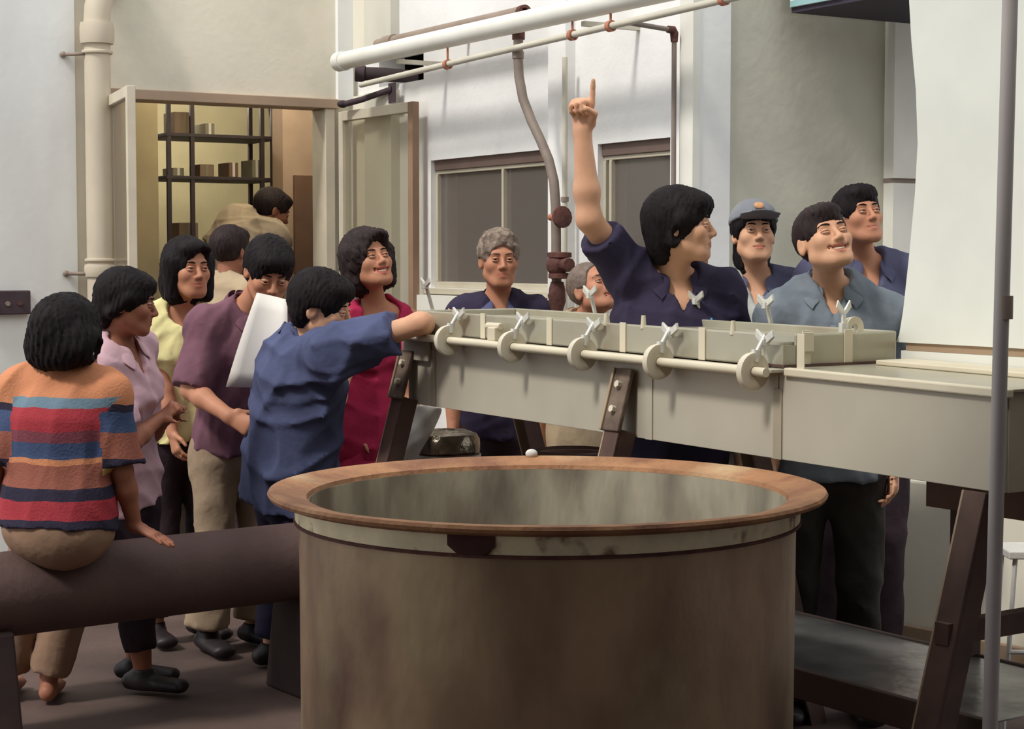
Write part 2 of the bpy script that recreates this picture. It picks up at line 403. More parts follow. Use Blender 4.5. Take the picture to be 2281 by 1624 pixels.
_, q0, zt2 = ab(on_a(655, 390, -1.08)); _, q1, _ = ab(on_a(703, 390, -1.08)); 
part('door_panel', 'room_door', d2, lambda m: m.ybox(-1.099, -1.07, q0, q1, 0, zt2), bevel=.004)
part('door_gap', 'dark_void', d2, lambda m: m.ybox(-1.099, -1.085, q1, q1 + .12, 0, zt2))
t = thing('ceiling_light', 'added unseen tube light above the inside of the doorway', 'lamp', Y(-.5, -.25, 2.75))  # unseen lamp added to brighten the partitions behind the doorway
part('tube', 'tube_light', t, lambda m: m.tube([Y(-.5, -.7, 2.7), Y(-.5, .2, 2.7)], .02, 12), smooth=True)
part('batten', 'duct_white', t, lambda m: m.ybox(-.54, -.46, -.75, .25, 2.735, 2.80), bevel=.004)
t = thing('ceiling_light', 'fluorescent tube light high in the store room', 'lamp', Y(-2.1, -.15, 2.55))
part('tube', 'tube_light', t, lambda m: m.tube([Y(-2.1, -.75, 2.5), Y(-2.1, .45, 2.5)], .025, 12), smooth=True)
part('batten', 'duct_white', t, lambda m: m.ybox(-2.15, -2.05, -.8, .5, 2.53, 2.56), bevel=.004)
for b in (-.79, .46): part('bracket', 'duct_white', t, lambda m: m.ybox(-2.12, -2.08, b, b + .03, 2.47, 2.80))

# rack with goods
RA, RB0, RB1 = -1.5, -.49, .2
rk = thing('storage_rack', 'dark iron storage rack standing in the store room', 'rack', Y(RA - .2, (RB0 + RB1) / 2, 0))
for a in (RA, RA - .42):
    for b in (RB0, RB0 + .145, RB1 - .1, RB1 - .03) if a == RA else (RB0, RB1):
        part('upright', 'rack_iron', rk, lambda m: m.ybox(a - .012, a + .012, b - .012, b + .012, 0, 2.5))
SHZ = [.5, .95, 1.45, 1.965, 2.215]
for z in SHZ:
    part('shelf', 'rack_iron', rk, lambda m: m.ybox(RA - .43, RA + .014, RB0 - .02, RB1 + .02, z - .02, z), bevel=.003)
part('brace', 'rack_iron', rk, lambda m: m.tube([Y(RA - .02, RB1 - .06, 2.5), Y(RA - .02, RB1 + .02, 1.98)], .008, 6))
goods = [(2.216, -.36, .13, .13, 'cardboard', 'large brown box at the left end of the top rack shelf'), (2.216, -.20, .06, .07, 'box_grey', 'small grey box beside the brown box on the top rack shelf'),
         (1.966, -.40, .07, .05, 'box_grey', 'flat grey carton at the left of the second rack shelf'), (1.966, -.22, .09, .075, 'cardboard', 'tan carton at the middle of the second rack shelf'),
         (1.966, -.05, .06, .09, 'room_door', 'upright brown carton on the second rack shelf'), (1.966, .10, .06, .11, 'box_grey', 'tall grey carton at the right of the second rack shelf'),
         (1.451, -.34, .12, .24, 'cardboard', 'big brown carton low on the third rack shelf'), (1.451, -.06, .13, .16, 'box_grey', 'wide grey carton low on the third rack shelf'), (1.451, .11, .06, .26, 'rack_iron', 'dark upright case at the right of the third rack shelf')]
for z, b, w, h, mm, lb in goods:
    t = thing('carton', lb, 'box', Y(RA - .17, b, z), 'goods on the storage rack')
    part('box', mm, t, lambda m: m.ybox(RA - .26, RA - .08, b - w / 2, b + w / 2, z, z + h), bevel=.004)
    part('tape', 'paper' if mm != 'cardboard' else 'box_grey', t, lambda m: m.ybox(RA - .2605, RA - .0795, b - .008, b + .008, z + .005, z + h + .0006))

# ------------------------------------------------------------------ wall pipes
q = on_a(222, 300, .14); _, DPB, _ = ab(q)
t = thing('downpipe', 'cream rainwater downpipe with collars left of the doorway', 'pipe', Y(.12, DPB, 0))
part('pipe', 'downpipe', t, lambda m: m.tube([Y(.12, DPB, 0), Y(.12, DPB, 2.62)], .062, 24), smooth='auto')
for z, h, r in ((2.56, .10, .078), (2.47, .018, .070), (1.47, .016, .069), (1.42, .06, .072)):
    part('collar', 'downpipe', t, lambda m: m.lathe([(r, -h / 2), (r + .004, -h / 4), (r + .004, h / 4), (r, h / 2)], Y(.12, DPB, z), n=28), smooth='auto')
part('elbow', 'downpipe', t, lambda m: m.tube([Y(.12, DPB, 2.6), Y(.12, DPB + .005, 2.68), Y(.10, DPB + .03, 2.76), Y(.06, DPB + .08, 2.83), Y(-.02, DPB + .14, 2.88)], .064, 20), smooth='auto')
for z in (2.46, 1.405):
    def f(m):
        m.tube([Y(.03, DPB - .14, z), Y(.07, DPB - .1, z), Y(.12, DPB - .068, z)], .009, 8); m.ball(Y(.03, DPB - .14, z), .016)
    part('bracket', 'pipe_grey', t, f, smooth=True)

t = thing('white_duct_pipe', 'thick white pipe running along the window wall', 'pipe', Y(.45, -.3, 2.46))
part('pipe', 'duct_white', t, lambda m: m.tube([Y(.46, -.3, 2.46), Y(3.0, -.3, 2.463), Y(5.2, -.3, 2.465)], .043, 20), smooth='auto')
part('end_cap', 'duct_white', t, lambda m: m.tube([Y(.42, -.3, 2.46), Y(.49, -.3, 2.46)], .049, 20), smooth='auto')
for a in (1.0, 2.6):
    part('wall_bracket', 'pipe_cream', t, lambda m: m.ybox(a - .012, a + .012, -.27, 0, 2.40, 2.42))
t = thing('brown_pipe', 'short grey-brown pipe with an open end above the white pipe', 'pipe', Y(.55, -.15, 2.54))
part('pipe', 'pipe_grey', t, lambda m: m.lathe([(.030, 0), (.030, 1.4), (.022, 1.4), (.022, 1.2)], Y(.56, -.15, 2.537), U, 20), smooth='auto')
part('end_ring', 'rust_dark', t, lambda m: m.lathe([(.033, 1.375), (.033, 1.405), (.02, 1.405), (.02, 1.375)], Y(.56, -.15, 2.537), U, 20, close=True), smooth='auto')
part('end_plug', 'rust_dark', t, lambda m: m.tube([Y(1.93, -.15, 2.537), Y(1.94, -.15, 2.537)], .022, 16))
part('coupling', 'pipe_grey', t, lambda m: m.tube([Y(.64, -.15, 2.537), Y(.74, -.15, 2.537)], .037, 20), smooth='auto')
part('support', 'pipe_grey', t, lambda m: m.ybox(1.2, 1.22, -.15, 0, 2.50, 2.512))
t = thing('cream_conduit', 'thin cream conduit hanging below the thick white pipe', 'pipe', Y(.68, -.3, 2.34))
part('conduit', 'pipe_cream', t, lambda m: m.tube([Y(.67, -.3, 2.325), Y(1.8, -.3, 2.352), Y(3.55, -.3, 2.386), Y(5.2, -.3, 2.41)], .014, 12), smooth='auto')
for px in (997, 1275, 1360, 1612):
    a, _, _ = ab(on_b(px, 100, -.3)); zc = 2.325 + .0215 * (a - .67)
    def f(m):
        m.tube([Y(a, -.3, 2.425), Y(a, -.3, zc + .012)], .005, 8); m.lathe([(.016, -.012), (.022, -.012), (.022, .012), (.016, .012)], Y(a, -.3, zc), U, 16, close=True)
    part('hanger', 'rust_red', t, f, smooth='auto')
# bits poking out of the knocked-out hole
t = thing('capped_pipe_stub', 'dark flattened pipe stub poking from the hole under the white pipe', 'pipe', Y(.5, -.05, 2.42))
part('stub', 'dark_void', t, lambda m: m.tube([Y(.50, .1, 2.40), Y(.46, -.06, 2.405), Y(.40, -.16, 2.41)], [.03, .036, .034], 14), smooth='auto')
part('flange', 'vent_dark', t, lambda m: m.tube([Y(.41, -.15, 2.409), Y(.385, -.19, 2.413)], .042, 16), smooth='auto')
t = thing('iron_bracket', 'dark iron bracket below the hole in the corner', 'bracket', Y(.3, -.05, 2.3))
part('arm', 'vent_dark', t, lambda m: m.tube([Y(.52, -.05, 2.33), Y(.30, -.12, 2.288), Y(.16, -.16, 2.272)], .016, 10), smooth='auto')
part('head', 'dark_void', t, lambda m: m.ball(Y(.17, -.16, 2.275), (.03, .03, .02)), smooth=True)
part('plate', 'vent_dark', t, lambda m: m.ybox(.48, .56, -.055, -.051, 2.26, 2.36), bevel=.003)

# bent riser hose with rusty valves
BH = -.27
hp = [(1155, 72), (1154, 120), (1156, 170), (1165, 220), (1184, 270), (1203, 310), (1222, 355), (1234, 405), (1238, 460), (1239, 530), (1239, 600), (1241, 660), (1243, 720), (1244, 900)]
hw = [on_b(x, y, BH) for x, y in hp]; hw.append(A3(hw[-1][0], hw[-1][1], 0))
t = thing('bent_riser_pipe', 'bent grey riser pipe dropping from the white pipe past the window', 'pipe', (hw[-1][0], hw[-1][1], 0))
part('pipe', 'hose_grey', t, lambda m: m.tube(hw, .0205, 14), smooth='auto')
part('coupling', 'rust_dark', t, lambda m: m.tube([hw[0] + Z * .012, hw[0] - Z * .03], .027, 14), smooth='auto')
part('coupling', 'hose_grey', t, lambda m: m.tube([hw[1] + Z * .01, hw[1] - Z * .02], .025, 14), smooth='auto')
v1 = on_b(1240, 484, BH)
def f(m): m.tube([v1 + U * -.03 - V * .012, v1 + U * .055 - V * .012], .014, 10); m.tube([v1 + U * .02 - V * .01 - Z * .01, v1 + U * .02 - V * .01 + Z * .012], .022, 10)
part('valve_stem', 'rust_red', t, f, smooth='auto')
part('valve_wheel', 'rust_dark', t, lambda m: m.lathe([(.004, -.01), (.02, -.012), (.045, -.006), (.045, .006), (.02, .012), (.004, .01)], v1 + U * .06 - V * .012, U + A3(0, 0, .1), 14), smooth='auto')
v2 = on_b(1246, 590, BH)
def f(m): m.ball(v2 - V * .01, (.046, .046, .05)); m.tube([v2 + U * .0, v2 + U * .075], .028, 10); m.lathe([(.03, -.012), (.05, -.01), (.05, .01), (.03, .012)], v2 + Z * .04, None, 14); m.lathe([(.03, -.012), (.045, -.01), (.045, .01), (.03, .012)], v2 - Z * .045, None, 14)
part('valve_body', 'rust_dark', t, f, smooth='auto')
v3 = on_b(1241, 655, BH)
def f(m): m.tube([v3 + Z * .05, v3 + Z * .02, v3 - Z * .03, v3 - Z * .07], [.026, .034, .036, .024], 12); m.tube([v3 - U * .045 - Z * .01, v3], .018, 10)
part('valve_body', 'rust_dark', t, f, smooth='auto')
part('union_nut', 'rust_red', t, lambda m: m.lathe([(.02, -.03), (.032, -.025), (.034, .02), (.022, .03)], v3 - Z * .105, None, 8))
t = thing('slim_riser_pipe', 'slim cream pipe standing between bent riser and pilaster', 'pipe', Y(1.98, -.07, 0))
sr = on_b(1258, 500, -.075)
part('pipe', 'pipe_cream', t, lambda m: m.tube([A3(sr[0], sr[1], 0), A3(sr[0], sr[1], 2.33)], .012, 10), smooth='auto')
part('clip', 'pipe_grey', t, lambda m: m.tube([A3(sr[0], sr[1], 1.72), A3(sr[0], sr[1], 1.74)], .017, 10))

# thin drop pipe by the right corner
a9, _, z9 = ab(on_b(1396, 60, -.3)); z9 = 2.325 + .0215 * (a9 - .67)
aE, _, _ = ab(on_b(1502, 72, -.06))
t = thing('drop_pipe', 'thin grey drop pipe turning down beside the narrow window', 'pipe', Y(aE, -.06, 0))
e0, e1 = Y(a9, -.3, z9), Y(aE, -.06, z9 - .012)
part('cross_run', 'thin_pipe', t, lambda m: m.tube([e0, e0 * .1 + e1 * .9], .010, 10), smooth='auto')
part('elbow', 'rust_dark', t, lambda m: m.tube([e0 * .14 + e1 * .86, e0 * .03 + e1 * .97, e1 - Z * .012, e1 - Z * .045], [.014, .017, .017, .014], 12), smooth='auto')
part('drop', 'thin_pipe', t, lambda m: m.tube([e1 - Z * .04, e1 - Z * 1.0, A3(e1[0], e1[1], .3)], .010, 10), smooth='auto')

# dark meter box on the far-left wall
m0, m1 = on_a(-60, 648, .05), on_a(68, 700, .05); _, mb0, mz1 = ab(m0); _, mb1, mz0 = ab(m1)
t = thing('meter_box', 'low dark terminal box on the far-left wall', 'box', Y(.02, mb0, mz0))
part('case', 'vent_dark', t, lambda m: m.ybox(.021, .06, mb0, mb1, mz0, mz1), bevel=.006)
for i in range(4):
    b = mb0 + (mb1 - mb0) * (.15 + .22 * i)
    part('terminal', 'rust_dark' if i % 2 else 'pipe_grey', t, lambda m: m.tube([Y(.06, b, (mz0 + mz1) / 2 - .005), Y(.066, b, (mz0 + mz1) / 2 - .005)], .012, 10))

# ------------------------------------------------------------------ hanging sign, white housing, grey stand pipe
_, sb, sz = ab(on_a(1765, 28, WEND + .06))
t = thing('hanging_sign', 'teal and white box with a dark underside high on the grey wall', 'sign', Y(WEND + .06, sb, sz))
part('underside', 'sign_navy', t, lambda m: m.ybox(WEND + .05, WEND + 1.1, sb + .004, sb + 1.5, sz, sz + .02))
part('side_panel', 'sign_white', t, lambda m: m.ybox(WEND + .05, WEND + .35, sb - .004, sb + .02, sz + .0205, sz + .5))
part('side_panel', 'sign_teal', t, lambda m: m.ybox(WEND + .3501, WEND + 1.1, sb - .004, sb + .02, sz + .0205, sz + .5))
part('teal_strip', 'sign_teal', t, lambda m: m.ybox(WEND + .055, WEND + .3495, sb - .008, sb - .0041, sz + .021, sz + .045))
part('front_panel', 'sign_white', t, lambda m: m.ybox(WEND + 1.08, WEND + 1.1, sb + .021, sb + 1.5, sz + .021, sz + .5))
part('top', 'sign_white', t, lambda m: m.ybox(WEND + .05, WEND + 1.1, sb - .004, sb + 1.5, sz + .501, sz + .52))
part('emblem', 'sign_navy', t, lambda m: m.tube([Y(WEND + .33, sb - .012, sz + .10), Y(WEND + .33, sb - .004, sz + .10)], .07, 18))

# ------------------------------------------------------------------ trough machine frame: t along, w across (away), z up
L0 = A3(-.364, 6.3, 0); DU = nrm(A3(.560, -.8285, 0)); DN = nrm(A3(.8285, .56, 0))
def T(t, w, z=0.0): return L0 + DU * t + DN * w + Z * z
TEND = 2.665
ztop = lambda t: 1.217 - .042 * t / 2.6
zbot = lambda t: .972 - .030 * t / 2.6
TW = .43
def tbox(m, t0, t1, w0, w1, z0, z1, mi=0):      # z0,z1 are functions or numbers
    g = lambda q, t: q(t) if callable(q) else q
    m.hexa([T(t0, w0, g(z0, t0)), T(t1, w0, g(z0, t1)), T(t1, w1, g(z0, t1)), T(t0, w1, g(z0, t0)),
            T(t0, w0, g(z1, t0)), T(t1, w0, g(z1, t1)), T(t1, w1, g(z1, t1)), T(t0, w1, g(z1, t0))], mi)

hs = T(1.925, TW + .005)
t = thing('machine_housing', 'tall white machine housing with a brown band at the right edge', 'machine', (hs[0], hs[1], 0))
def hp_(px, py):                                # pixel -> (t, z) on the housing's front plane
    r = ray(px, py); o = A3(0, 0, CAM_Z); k = (TW + .005 - np.dot(o - L0, DN)) / np.dot(r, DN); q = o + r * k
    return float(np.dot(q - L0, DU)), float(q[2])
edge = [hp_(1996, 762), hp_(2003, 745), hp_(2012, 690), hp_(2026, 560), hp_(2038, 430), hp_(2044, 320), hp_(2040, 200), hp_(2030, 90), hp_(2025, 0), hp_(2023, -90)]
def f(m):
    out = [(3.6, edge[0][1])] + edge + [(3.6, edge[-1][1])]
    n = len(out); vs = [T(a, TW + .005, z) for a, z in out] + [T(a, TW + .9, z) for a, z in out]
    m.add(vs, [tuple(range(n)), tuple(range(2 * n - 1, n - 1, -1))] + [(i, (i + 1) % n, n + (i + 1) % n, n + i) for i in range(n)])
part('casing', 'housing_white', t, f)
zB = edge[0][1]
part('band', 'housing_band', t, lambda m: tbox(m, 1.935, 3.6, TW + .012, TW + .89, zB - .022, zB - .0005))
part('base', 'housing_white', t, lambda m: tbox(m, 1.925, 3.6, TW + .004, TW + .9, 1.175, zB - .0225))
part('underframe', 'drum_brown', t, lambda m: tbox(m, 2.0, 3.6, TW + .03, TW + .88, .80, 1.1745))
for tt in (2.1, 3.4):
    for w in (TW + .08, TW + .8):
        part('leg', 'leg_brown', t, lambda m: m.obox(T(tt, w, .40), (DU, DN, Z), (.03, .03, .40)))

g0, g1 = P(2251, -30, 3.86), P(2206, 1600, 3.86)
sl = (g1 - g0) / (g1[2] - g0[2]); gb = g1 - sl * g1[2]; gt = g0 + sl * .6
t = thing('stand_pipe', 'slightly leaning grey stand pipe at the right edge', 'pipe', (gb[0], gb[1], 0))
part('pipe', 'grey_pipe', t, lambda m: m.tube([gb, gt], .0165, 18), smooth='auto')
gj = P(2237, 690, 3.86)
part('joint', 'pipe_grey', t, lambda m: m.tube([gj + Z * .03, gj - Z * .02], .0185, 18), smooth='auto')
part('base_plate', 'leg_brown', t, lambda m: m.tube([A3(gb[0], gb[1], 0), A3(gb[0], gb[1], .015)], .05, 18))

# ------------------------------------------------------------------ the trough
tr = thing('trough_machine', 'long pale steel trough on splayed legs with clamped lid', 'machine', T(1.3, .2, 0))
SE = [0.0, .17, 1.36, 1.905, TEND]
for i in range(4):
    part('side_panel', 'steel_paint', tr, lambda m: tbox(m, SE[i] + (.0015 if i else 0), SE[i + 1] - .0015, 0, .012, zbot, ztop), bevel=.0015)
for i in (1, 2, 3):
    part('seam_strip', 'steel_seam' if i != 2 else 'steel_paint', tr, lambda m: tbox(m, SE[i] - .016, SE[i] + .016, -.004, -.0002, zbot, lambda q: ztop(q) - .05))
part('back_panel', 'steel_paint', tr, lambda m: tbox(m, 0, TEND, TW - .012, TW, zbot, ztop))
part('end_panel', 'steel_paint', tr, lambda m: tbox(m, 0, .012, .0125, TW - .0125, zbot, ztop))
part('end_panel', 'steel_paint', tr, lambda m: tbox(m, TEND - .012, TEND, .0125, TW - .0125, zbot, ztop))
part('bottom_panel', 'steel_seam', tr, lambda m: tbox(m, .0125, TEND - .0125, .0125, TW - .0125, zbot, lambda q: zbot(q) + .012))
part('bed', 'lid_steel', tr, lambda m: tbox(m, 1.86, TEND + .01, .015, TW, lambda q: ztop(q) + .0, lambda q: ztop(q) + .006))
part('bed_lip', 'rod_cream', tr, lambda m: tbox(m, 1.935, TEND + .012, -.012, .014, lambda q: ztop(q) - .014, lambda q: ztop(q) + .008), bevel=.004)
part('bed_step', 'rod_cream', tr, lambda m: tbox(m, 1.96, TEND + .012, TW - .13, TW, lambda q: ztop(q) + .0065, lambda q: ztop(q) + .02), bevel=.003)
# rod with collars
zr = lambda q: ztop(q) - .004
part('rod', 'rod_cream', tr, lambda m: m.tube([T(.0, -.062, zr(0)), T(1.925, -.062, zr(1.925))], .0125, 14), smooth='auto')
part('shade_flange', 'steel_paint', tr, lambda m: tbox(m, .0, 1.93, -.050, -.0005, lambda q: ztop(q) - .006, lambda q: ztop(q) + .004), bevel=.002)  # lip added, its overhang widened to cast the dark band under the rod
part('end_flap', 'steel_paint', tr, lambda m: tbox(m, -.012, .16, -.018, -.0045, lambda q: ztop(q) - .09, lambda q: ztop(q) - .0065), bevel=.003)
# lid: upright rim panels and a top plate
LZ0 = lambda q: ztop(q) + .006
LZ1 = lambda q: ztop(q) + .094 - .006 * (1.92 - q)
part('lid_panel', 'lid_steel', tr, lambda m: tbox(m, .06, 1.845, .004, .014, LZ0, LZ1), bevel=.006)
part('lid_panel', 'lid_steel', tr, lambda m: tbox(m, 1.905, 1.917, .05, TW - .004, LZ0, LZ1), bevel=.006)
part('lid_corner', 'lid_steel', tr, lambda m: (tbox(m, 1.8455, 1.9165, .0045, .012, LZ0, lambda q: LZ0(q) + .058), tbox(m, 1.906, 1.916, .0125, .0495, LZ0, lambda q: LZ0(q) + .058)))
part('lid_panel', 'lid_steel', tr, lambda m: tbox(m, .06, 1.9045, TW - .016, TW - .004, LZ0, LZ1), bevel=.004)
part('lid_panel', 'lid_steel', tr, lambda m: tbox(m, .05, .0595, .004, TW - .004, LZ0, LZ1), bevel=.004)
part('lid_plate', 'lid_steel', tr, lambda m: tbox(m, .06, 1.9045, .0145, TW - .0165, lambda q: LZ1(q) - .03, lambda q: LZ1(q) - .022))
part('gap_shade', 'leg_brown', tr, lambda m: tbox(m, 1.845, 1.925, .0, TW, lambda q: ztop(q) + .0062, lambda q: ztop(q) + .0135))  # brown strip painting the shade in the gap under the lid end
# clamps
def clamp(t0, front):
    w0 = -.062 if front else TW + .018
    c = T(t0, w0, zr(t0))
    sg = 1 if front else -1
    o = part('clamp', 'clamp_cream', tr, lambda m: m.lathe([(.0135, -.007), (.020, -.007), (.034, -.011), (.049, -.010), (.051, 0), (.049, .010), (.034, .011), (.020, .007), (.0135, .007)], c, DU, 26, close=True), smooth='auto')
    tip = c + Z * (.092 if front else .165) + DN * .042 * sg
    part('swing_bolt', 'clamp_steel', o, lambda m: (m.tube([c + Z * .03, tip], .007, 10), m.tube([c + Z * .025 + DN * .006 * sg, c + Z * .055 + DN * .012 * sg], .014, 10)), smooth='auto')
    def wing(m):
        b = tip - Z * .018
        m.tube([b - Z * .008, b + Z * .012], .013, 10)
        for s_ in (-1, 1):
            w = DU * s_
            m.hexa([b + w * .004 - DN * .007 - Z * .006, b + w * .036 - DN * .004 + Z * .016, b + w * .036 + DN * .004 + Z * .016, b + w * .004 + DN * .007 - Z * .006,
                    b + w * .002 - DN * .007 + Z * .014, b + w * .032 - DN * .004 + Z * .036, b + w * .032 + DN * .004 + Z * .036, b + w * .002 + DN * .007 + Z * .014])
    part('wing_nut', 'clamp_steel', o, wing, bevel=.0015)
    # strap down the lid rim
    if front: part('strap', 'rod_cream', tr, lambda m: tbox(m, t0 + .10, t0 + .128, .0005, .0038, LZ0, lambda q: LZ1(q) + .004), bevel=.001)
def t_of(px, py, w=-.062):
    r = ray(px, py); o = A3(0, 0, CAM_Z); k = (w - np.dot(o - L0, DN)) / np.dot(r, DN); return float(np.dot(o + r * k - L0, DU))
for px in (998, 1140, 1297, 1466, 1677): clamp(t_of(px, 780), True)
for px in (968, 1335, 1572, 1728): clamp(t_of(px, 740, TW + .018), False)
# clamp at the far corner of the end panel
for px in (1800, 1893):
    w_ = (lambda q: float(np.dot(q - L0, DN)))(None) if False else None
    r = ray(px, 790); o_ = A3(0, 0, CAM_Z); k = (1.925 - np.dot(o_ - L0, DU)) / np.dot(r, DU); w_ = float(np.dot(o_ + r * k - L0, DN))
    part('strap', 'rod_cream', tr, lambda m: m.obox(T(1.919, w_, LZ0(1.9) + .046), (DU, DN, Z), (.0018, .015, .05)), bevel=.001)
    if px == 1893:
        c = T(1.9, w_, LZ1(1.9) + .02)
        o = part('clamp', 'clamp_cream', tr, lambda m: m.lathe([(.012, -.008), (.03, -.01), (.032, .01), (.012, .008)], c - Z * .01 + DN * .035, DU, 20, close=True), smooth='auto')
        part('swing_bolt', 'clamp_steel', o, lambda m: (m.tube([c - Z * .03, c + Z * .03], .007, 10), m.tube([c - Z * .02, c + Z * .005], .014, 10)), smooth='auto')
        def wing(m):
            b = c + Z * .035
            for s_ in (-1, 1):
                w = DN * s_
                m.hexa([b + w * .004 - DU * .004 - Z * .01, b + w * .028 - DU * .003 + Z * .012, b + w * .028 + DU * .003 + Z * .012, b + w * .004 + DU * .004 - Z * .01,
                        b + w * .003 - DU * .004 + Z * .006, b + w * .022 - DU * .003 + Z * .032, b + w * .022 + DU * .003 + Z * .032, b + w * .003 + DU * .004 + Z * .006])
        part('wing_nut', 'clamp_steel', o, wing, bevel=.0015)
    else:
        part('stop_block', 'rod_cream', tr, lambda m: m.obox(T(1.924, w_, LZ1(1.9) - .022), (DU, DN, Z), (.003, .02, .026)), bevel=.002)
for px, py in ((1357, 690), (1440, 705), (1640, 722)):
    q = t_of(px, py, .02)
    part('pin', 'rod_cream', tr, lambda m: m.tube([T(q, .009, LZ1(q) - .01), T(q, .009, LZ1(q) + .028)], [.009, .006], 10), smooth='auto')
# a hinge block on the left of the rod
q = t_of(1085, 745)
part('hinge_block', 'rod_cream', tr, lambda m: (m.obox(T(q, -.028, zr(q) + .032), (DU, DN, Z), (.022, .02, .022)), m.tube([T(q - .05, -.028, zr(q) + .057), T(q + .03, -.028, zr(q) + .057)], .012, 10)), bevel=.003)
# splayed legs: bolted grimy bracket, brown channel below, left edges painted paler as if lit
def tleg(t0, front, zhi, zsplit, bracket=True):
    sg = -1 if front else 1
    w0 = -.012 if front else TW + .012
    spl = .29
    pt = lambda z: T(t0, w0 + sg * spl * (zhi - z), z)
    dn = nrm(pt(0) - pt(1)); side = DU; out = nrm(np.cross(side, dn)); out = out if np.dot(out, DN * sg) > 0 else -out
    def seg(m, z0, z1, hw, th, mi=0, off=0.0, so=0.0):
        a, b = pt(z1) + out * off + side * so, pt(z0) + out * off + side * so
        m.obox((a + b) / 2, (side, out, nrm(b - a)), (hw, th, np.linalg.norm(b - a) / 2), mi)
    o = part('leg', 'leg_brown', tr, lambda m: (seg(m, 0.0, zsplit, .034, .006), seg(m, .0, zsplit, .004, .03, 0, -.03, .03)), bevel=.002)
    part('leg_flange', 'leg_edge_lit', o, lambda m: seg(m, .0, zsplit, .0045, .032, 0, -.026, -.034), bevel=.002)
    if not bracket: return
    br = part('leg_bracket', 'bracket_grime', o, lambda m: seg(m, zsplit - .01, zhi, .037, .008, 0, .006), bevel=.004)
    part('bracket_edge', 'leg_edge_lit', br, lambda m: seg(m, zsplit - .01, zhi, .005, .016, 0, .003, -.042), bevel=.002)
    for k in (.3, .72):
        zc = zsplit + (zhi - zsplit) * k
        part('bolt', 'clamp_cream', br, lambda m: m.tube([pt(zc) + out * .012, pt(zc) + out * .028], .011, 6))
tleg(.03, True, 1.155, 1.0); tleg(1.27, True, 1.155, .985); tleg(2.60, True, .97, .94, False)
for q in (.03, 1.27, 2.60): tleg(q, False, 1.12, .97)
part('cross_beam', 'leg_brown', tr, lambda m: m.obox(T(2.6, .2, .62), (DU, DN, Z), (.02, .33, .025)))

# ------------------------------------------------------------------ the vat
VC = A3(.084, 4.3, 0)
v = thing('metal_vat', 'big rusty open metal vat with a flared rim in front', 'vat', VC)
part('shell', 'vat_body', v, lambda m: m.lathe([(.57, 0), (.59, .03), (.594, .862), (.582, .862), (.578, .04), (.0, .03)], VC, n=96), smooth='auto')
part('liner', 'vat_inside', v, lambda m: m.lathe([(.5815, .8625), (.5815, .905), (.570, .905), (.566, .05), (.001, .041), (.001, .036), (.5775, .0405)], VC, n=96, close=True), smooth='auto')
part('band', 'vat_band', v, lambda m: m.lathe([(.5825, .8625), (.603, .8625), (.606, .905), (.5825, .905)], VC, n=96, close=True), smooth='auto')
part('band_weld', 'rust_dark', v, lambda m: m.lathe([(.5945, .857), (.606, .855), (.607, .861), (.600, .8645), (.5945, .8645)], VC, n=96, close=True), smooth='auto')
part('rim', 'vat_rim', v, lambda m: m.lathe([(.572, .9055), (.607, .9055), (.640, .908), (.664, .917), (.668, .925), (.664, .932), (.650, .934), (.62, .926), (.592, .9195), (.576, .916)], VC, n=112, close=True), smooth='auto')
ang = math.atan2(-1, (1030 - 1219) / 4000 * 3.72 / .6)
def f(m):                                    # scorched patch hugging the band
    n, k = 14, 5; vs = []
    rnd = random.Random(4)
    for i in range(n + 1):
        th = ang - .085 + .17 * i / n
        for j in range(k + 1):
            z = .862 + .043 * j / k; wob = abs(i / n * 2 - 1)
            zz = max(z, .862 + .018 * max(0, wob - .55) / .45)
            vs.append(VC + A3(math.cos(th) * (.6075 + .001), math.sin(th) * (.6075 + .001), zz))
    m.add(vs, [(i * (k + 1) + j, (i + 1) * (k + 1) + j, (i + 1) * (k + 1) + j + 1, i * (k + 1) + j + 1) for i in range(n) for j in range(k)])
part('rust_patch', 'rust_patch', v, f)
part('rim_knob', 'bag_white', v, lambda m: m.ball(VC + A3(-.03, .645, .94), (.017, .012, .013)), smooth=True)

# ------------------------------------------------------------------ iron pipe used as a bench
B0, B1 = P(-90, 700, 5.36), P(735, 700, 6.12); B0[2] = B1[2] = .455
bd = nrm(B1 - B0); bn = np.cross(Z, bd)
t = thing('pipe_bench', 'thick dark iron pipe lying across, used as a bench', 'pipe', (B0 + B1) / 2 * A3(1, 1, 0))
part('pipe', 'bench_iron', t, lambda m: m.lathe([(.13, 0), (.13, np.linalg.norm(B1 - B0)), (.115, np.linalg.norm(B1 - B0)), (.115, 0)], B0, bd, 40, close=True), smooth='auto')
for k in (.03, .93):
    c = B0 + (B1 - B0) * k
    part('saddle', 'block_dark', t, lambda m: m.hexa([A3(c[0], c[1], 0) + bd * s1 * .08 + bn * s2 * .17 for s1, s2 in ((-1, -1), (1, -1), (1, 1), (-1, 1))] + [A3(c[0], c[1], .36) + bd * s1 * .07 + bn * s2 * .12 for s1, s2 in ((-1, -1), (1, -1), (1, 1), (-1, 1))]), bevel=.01)

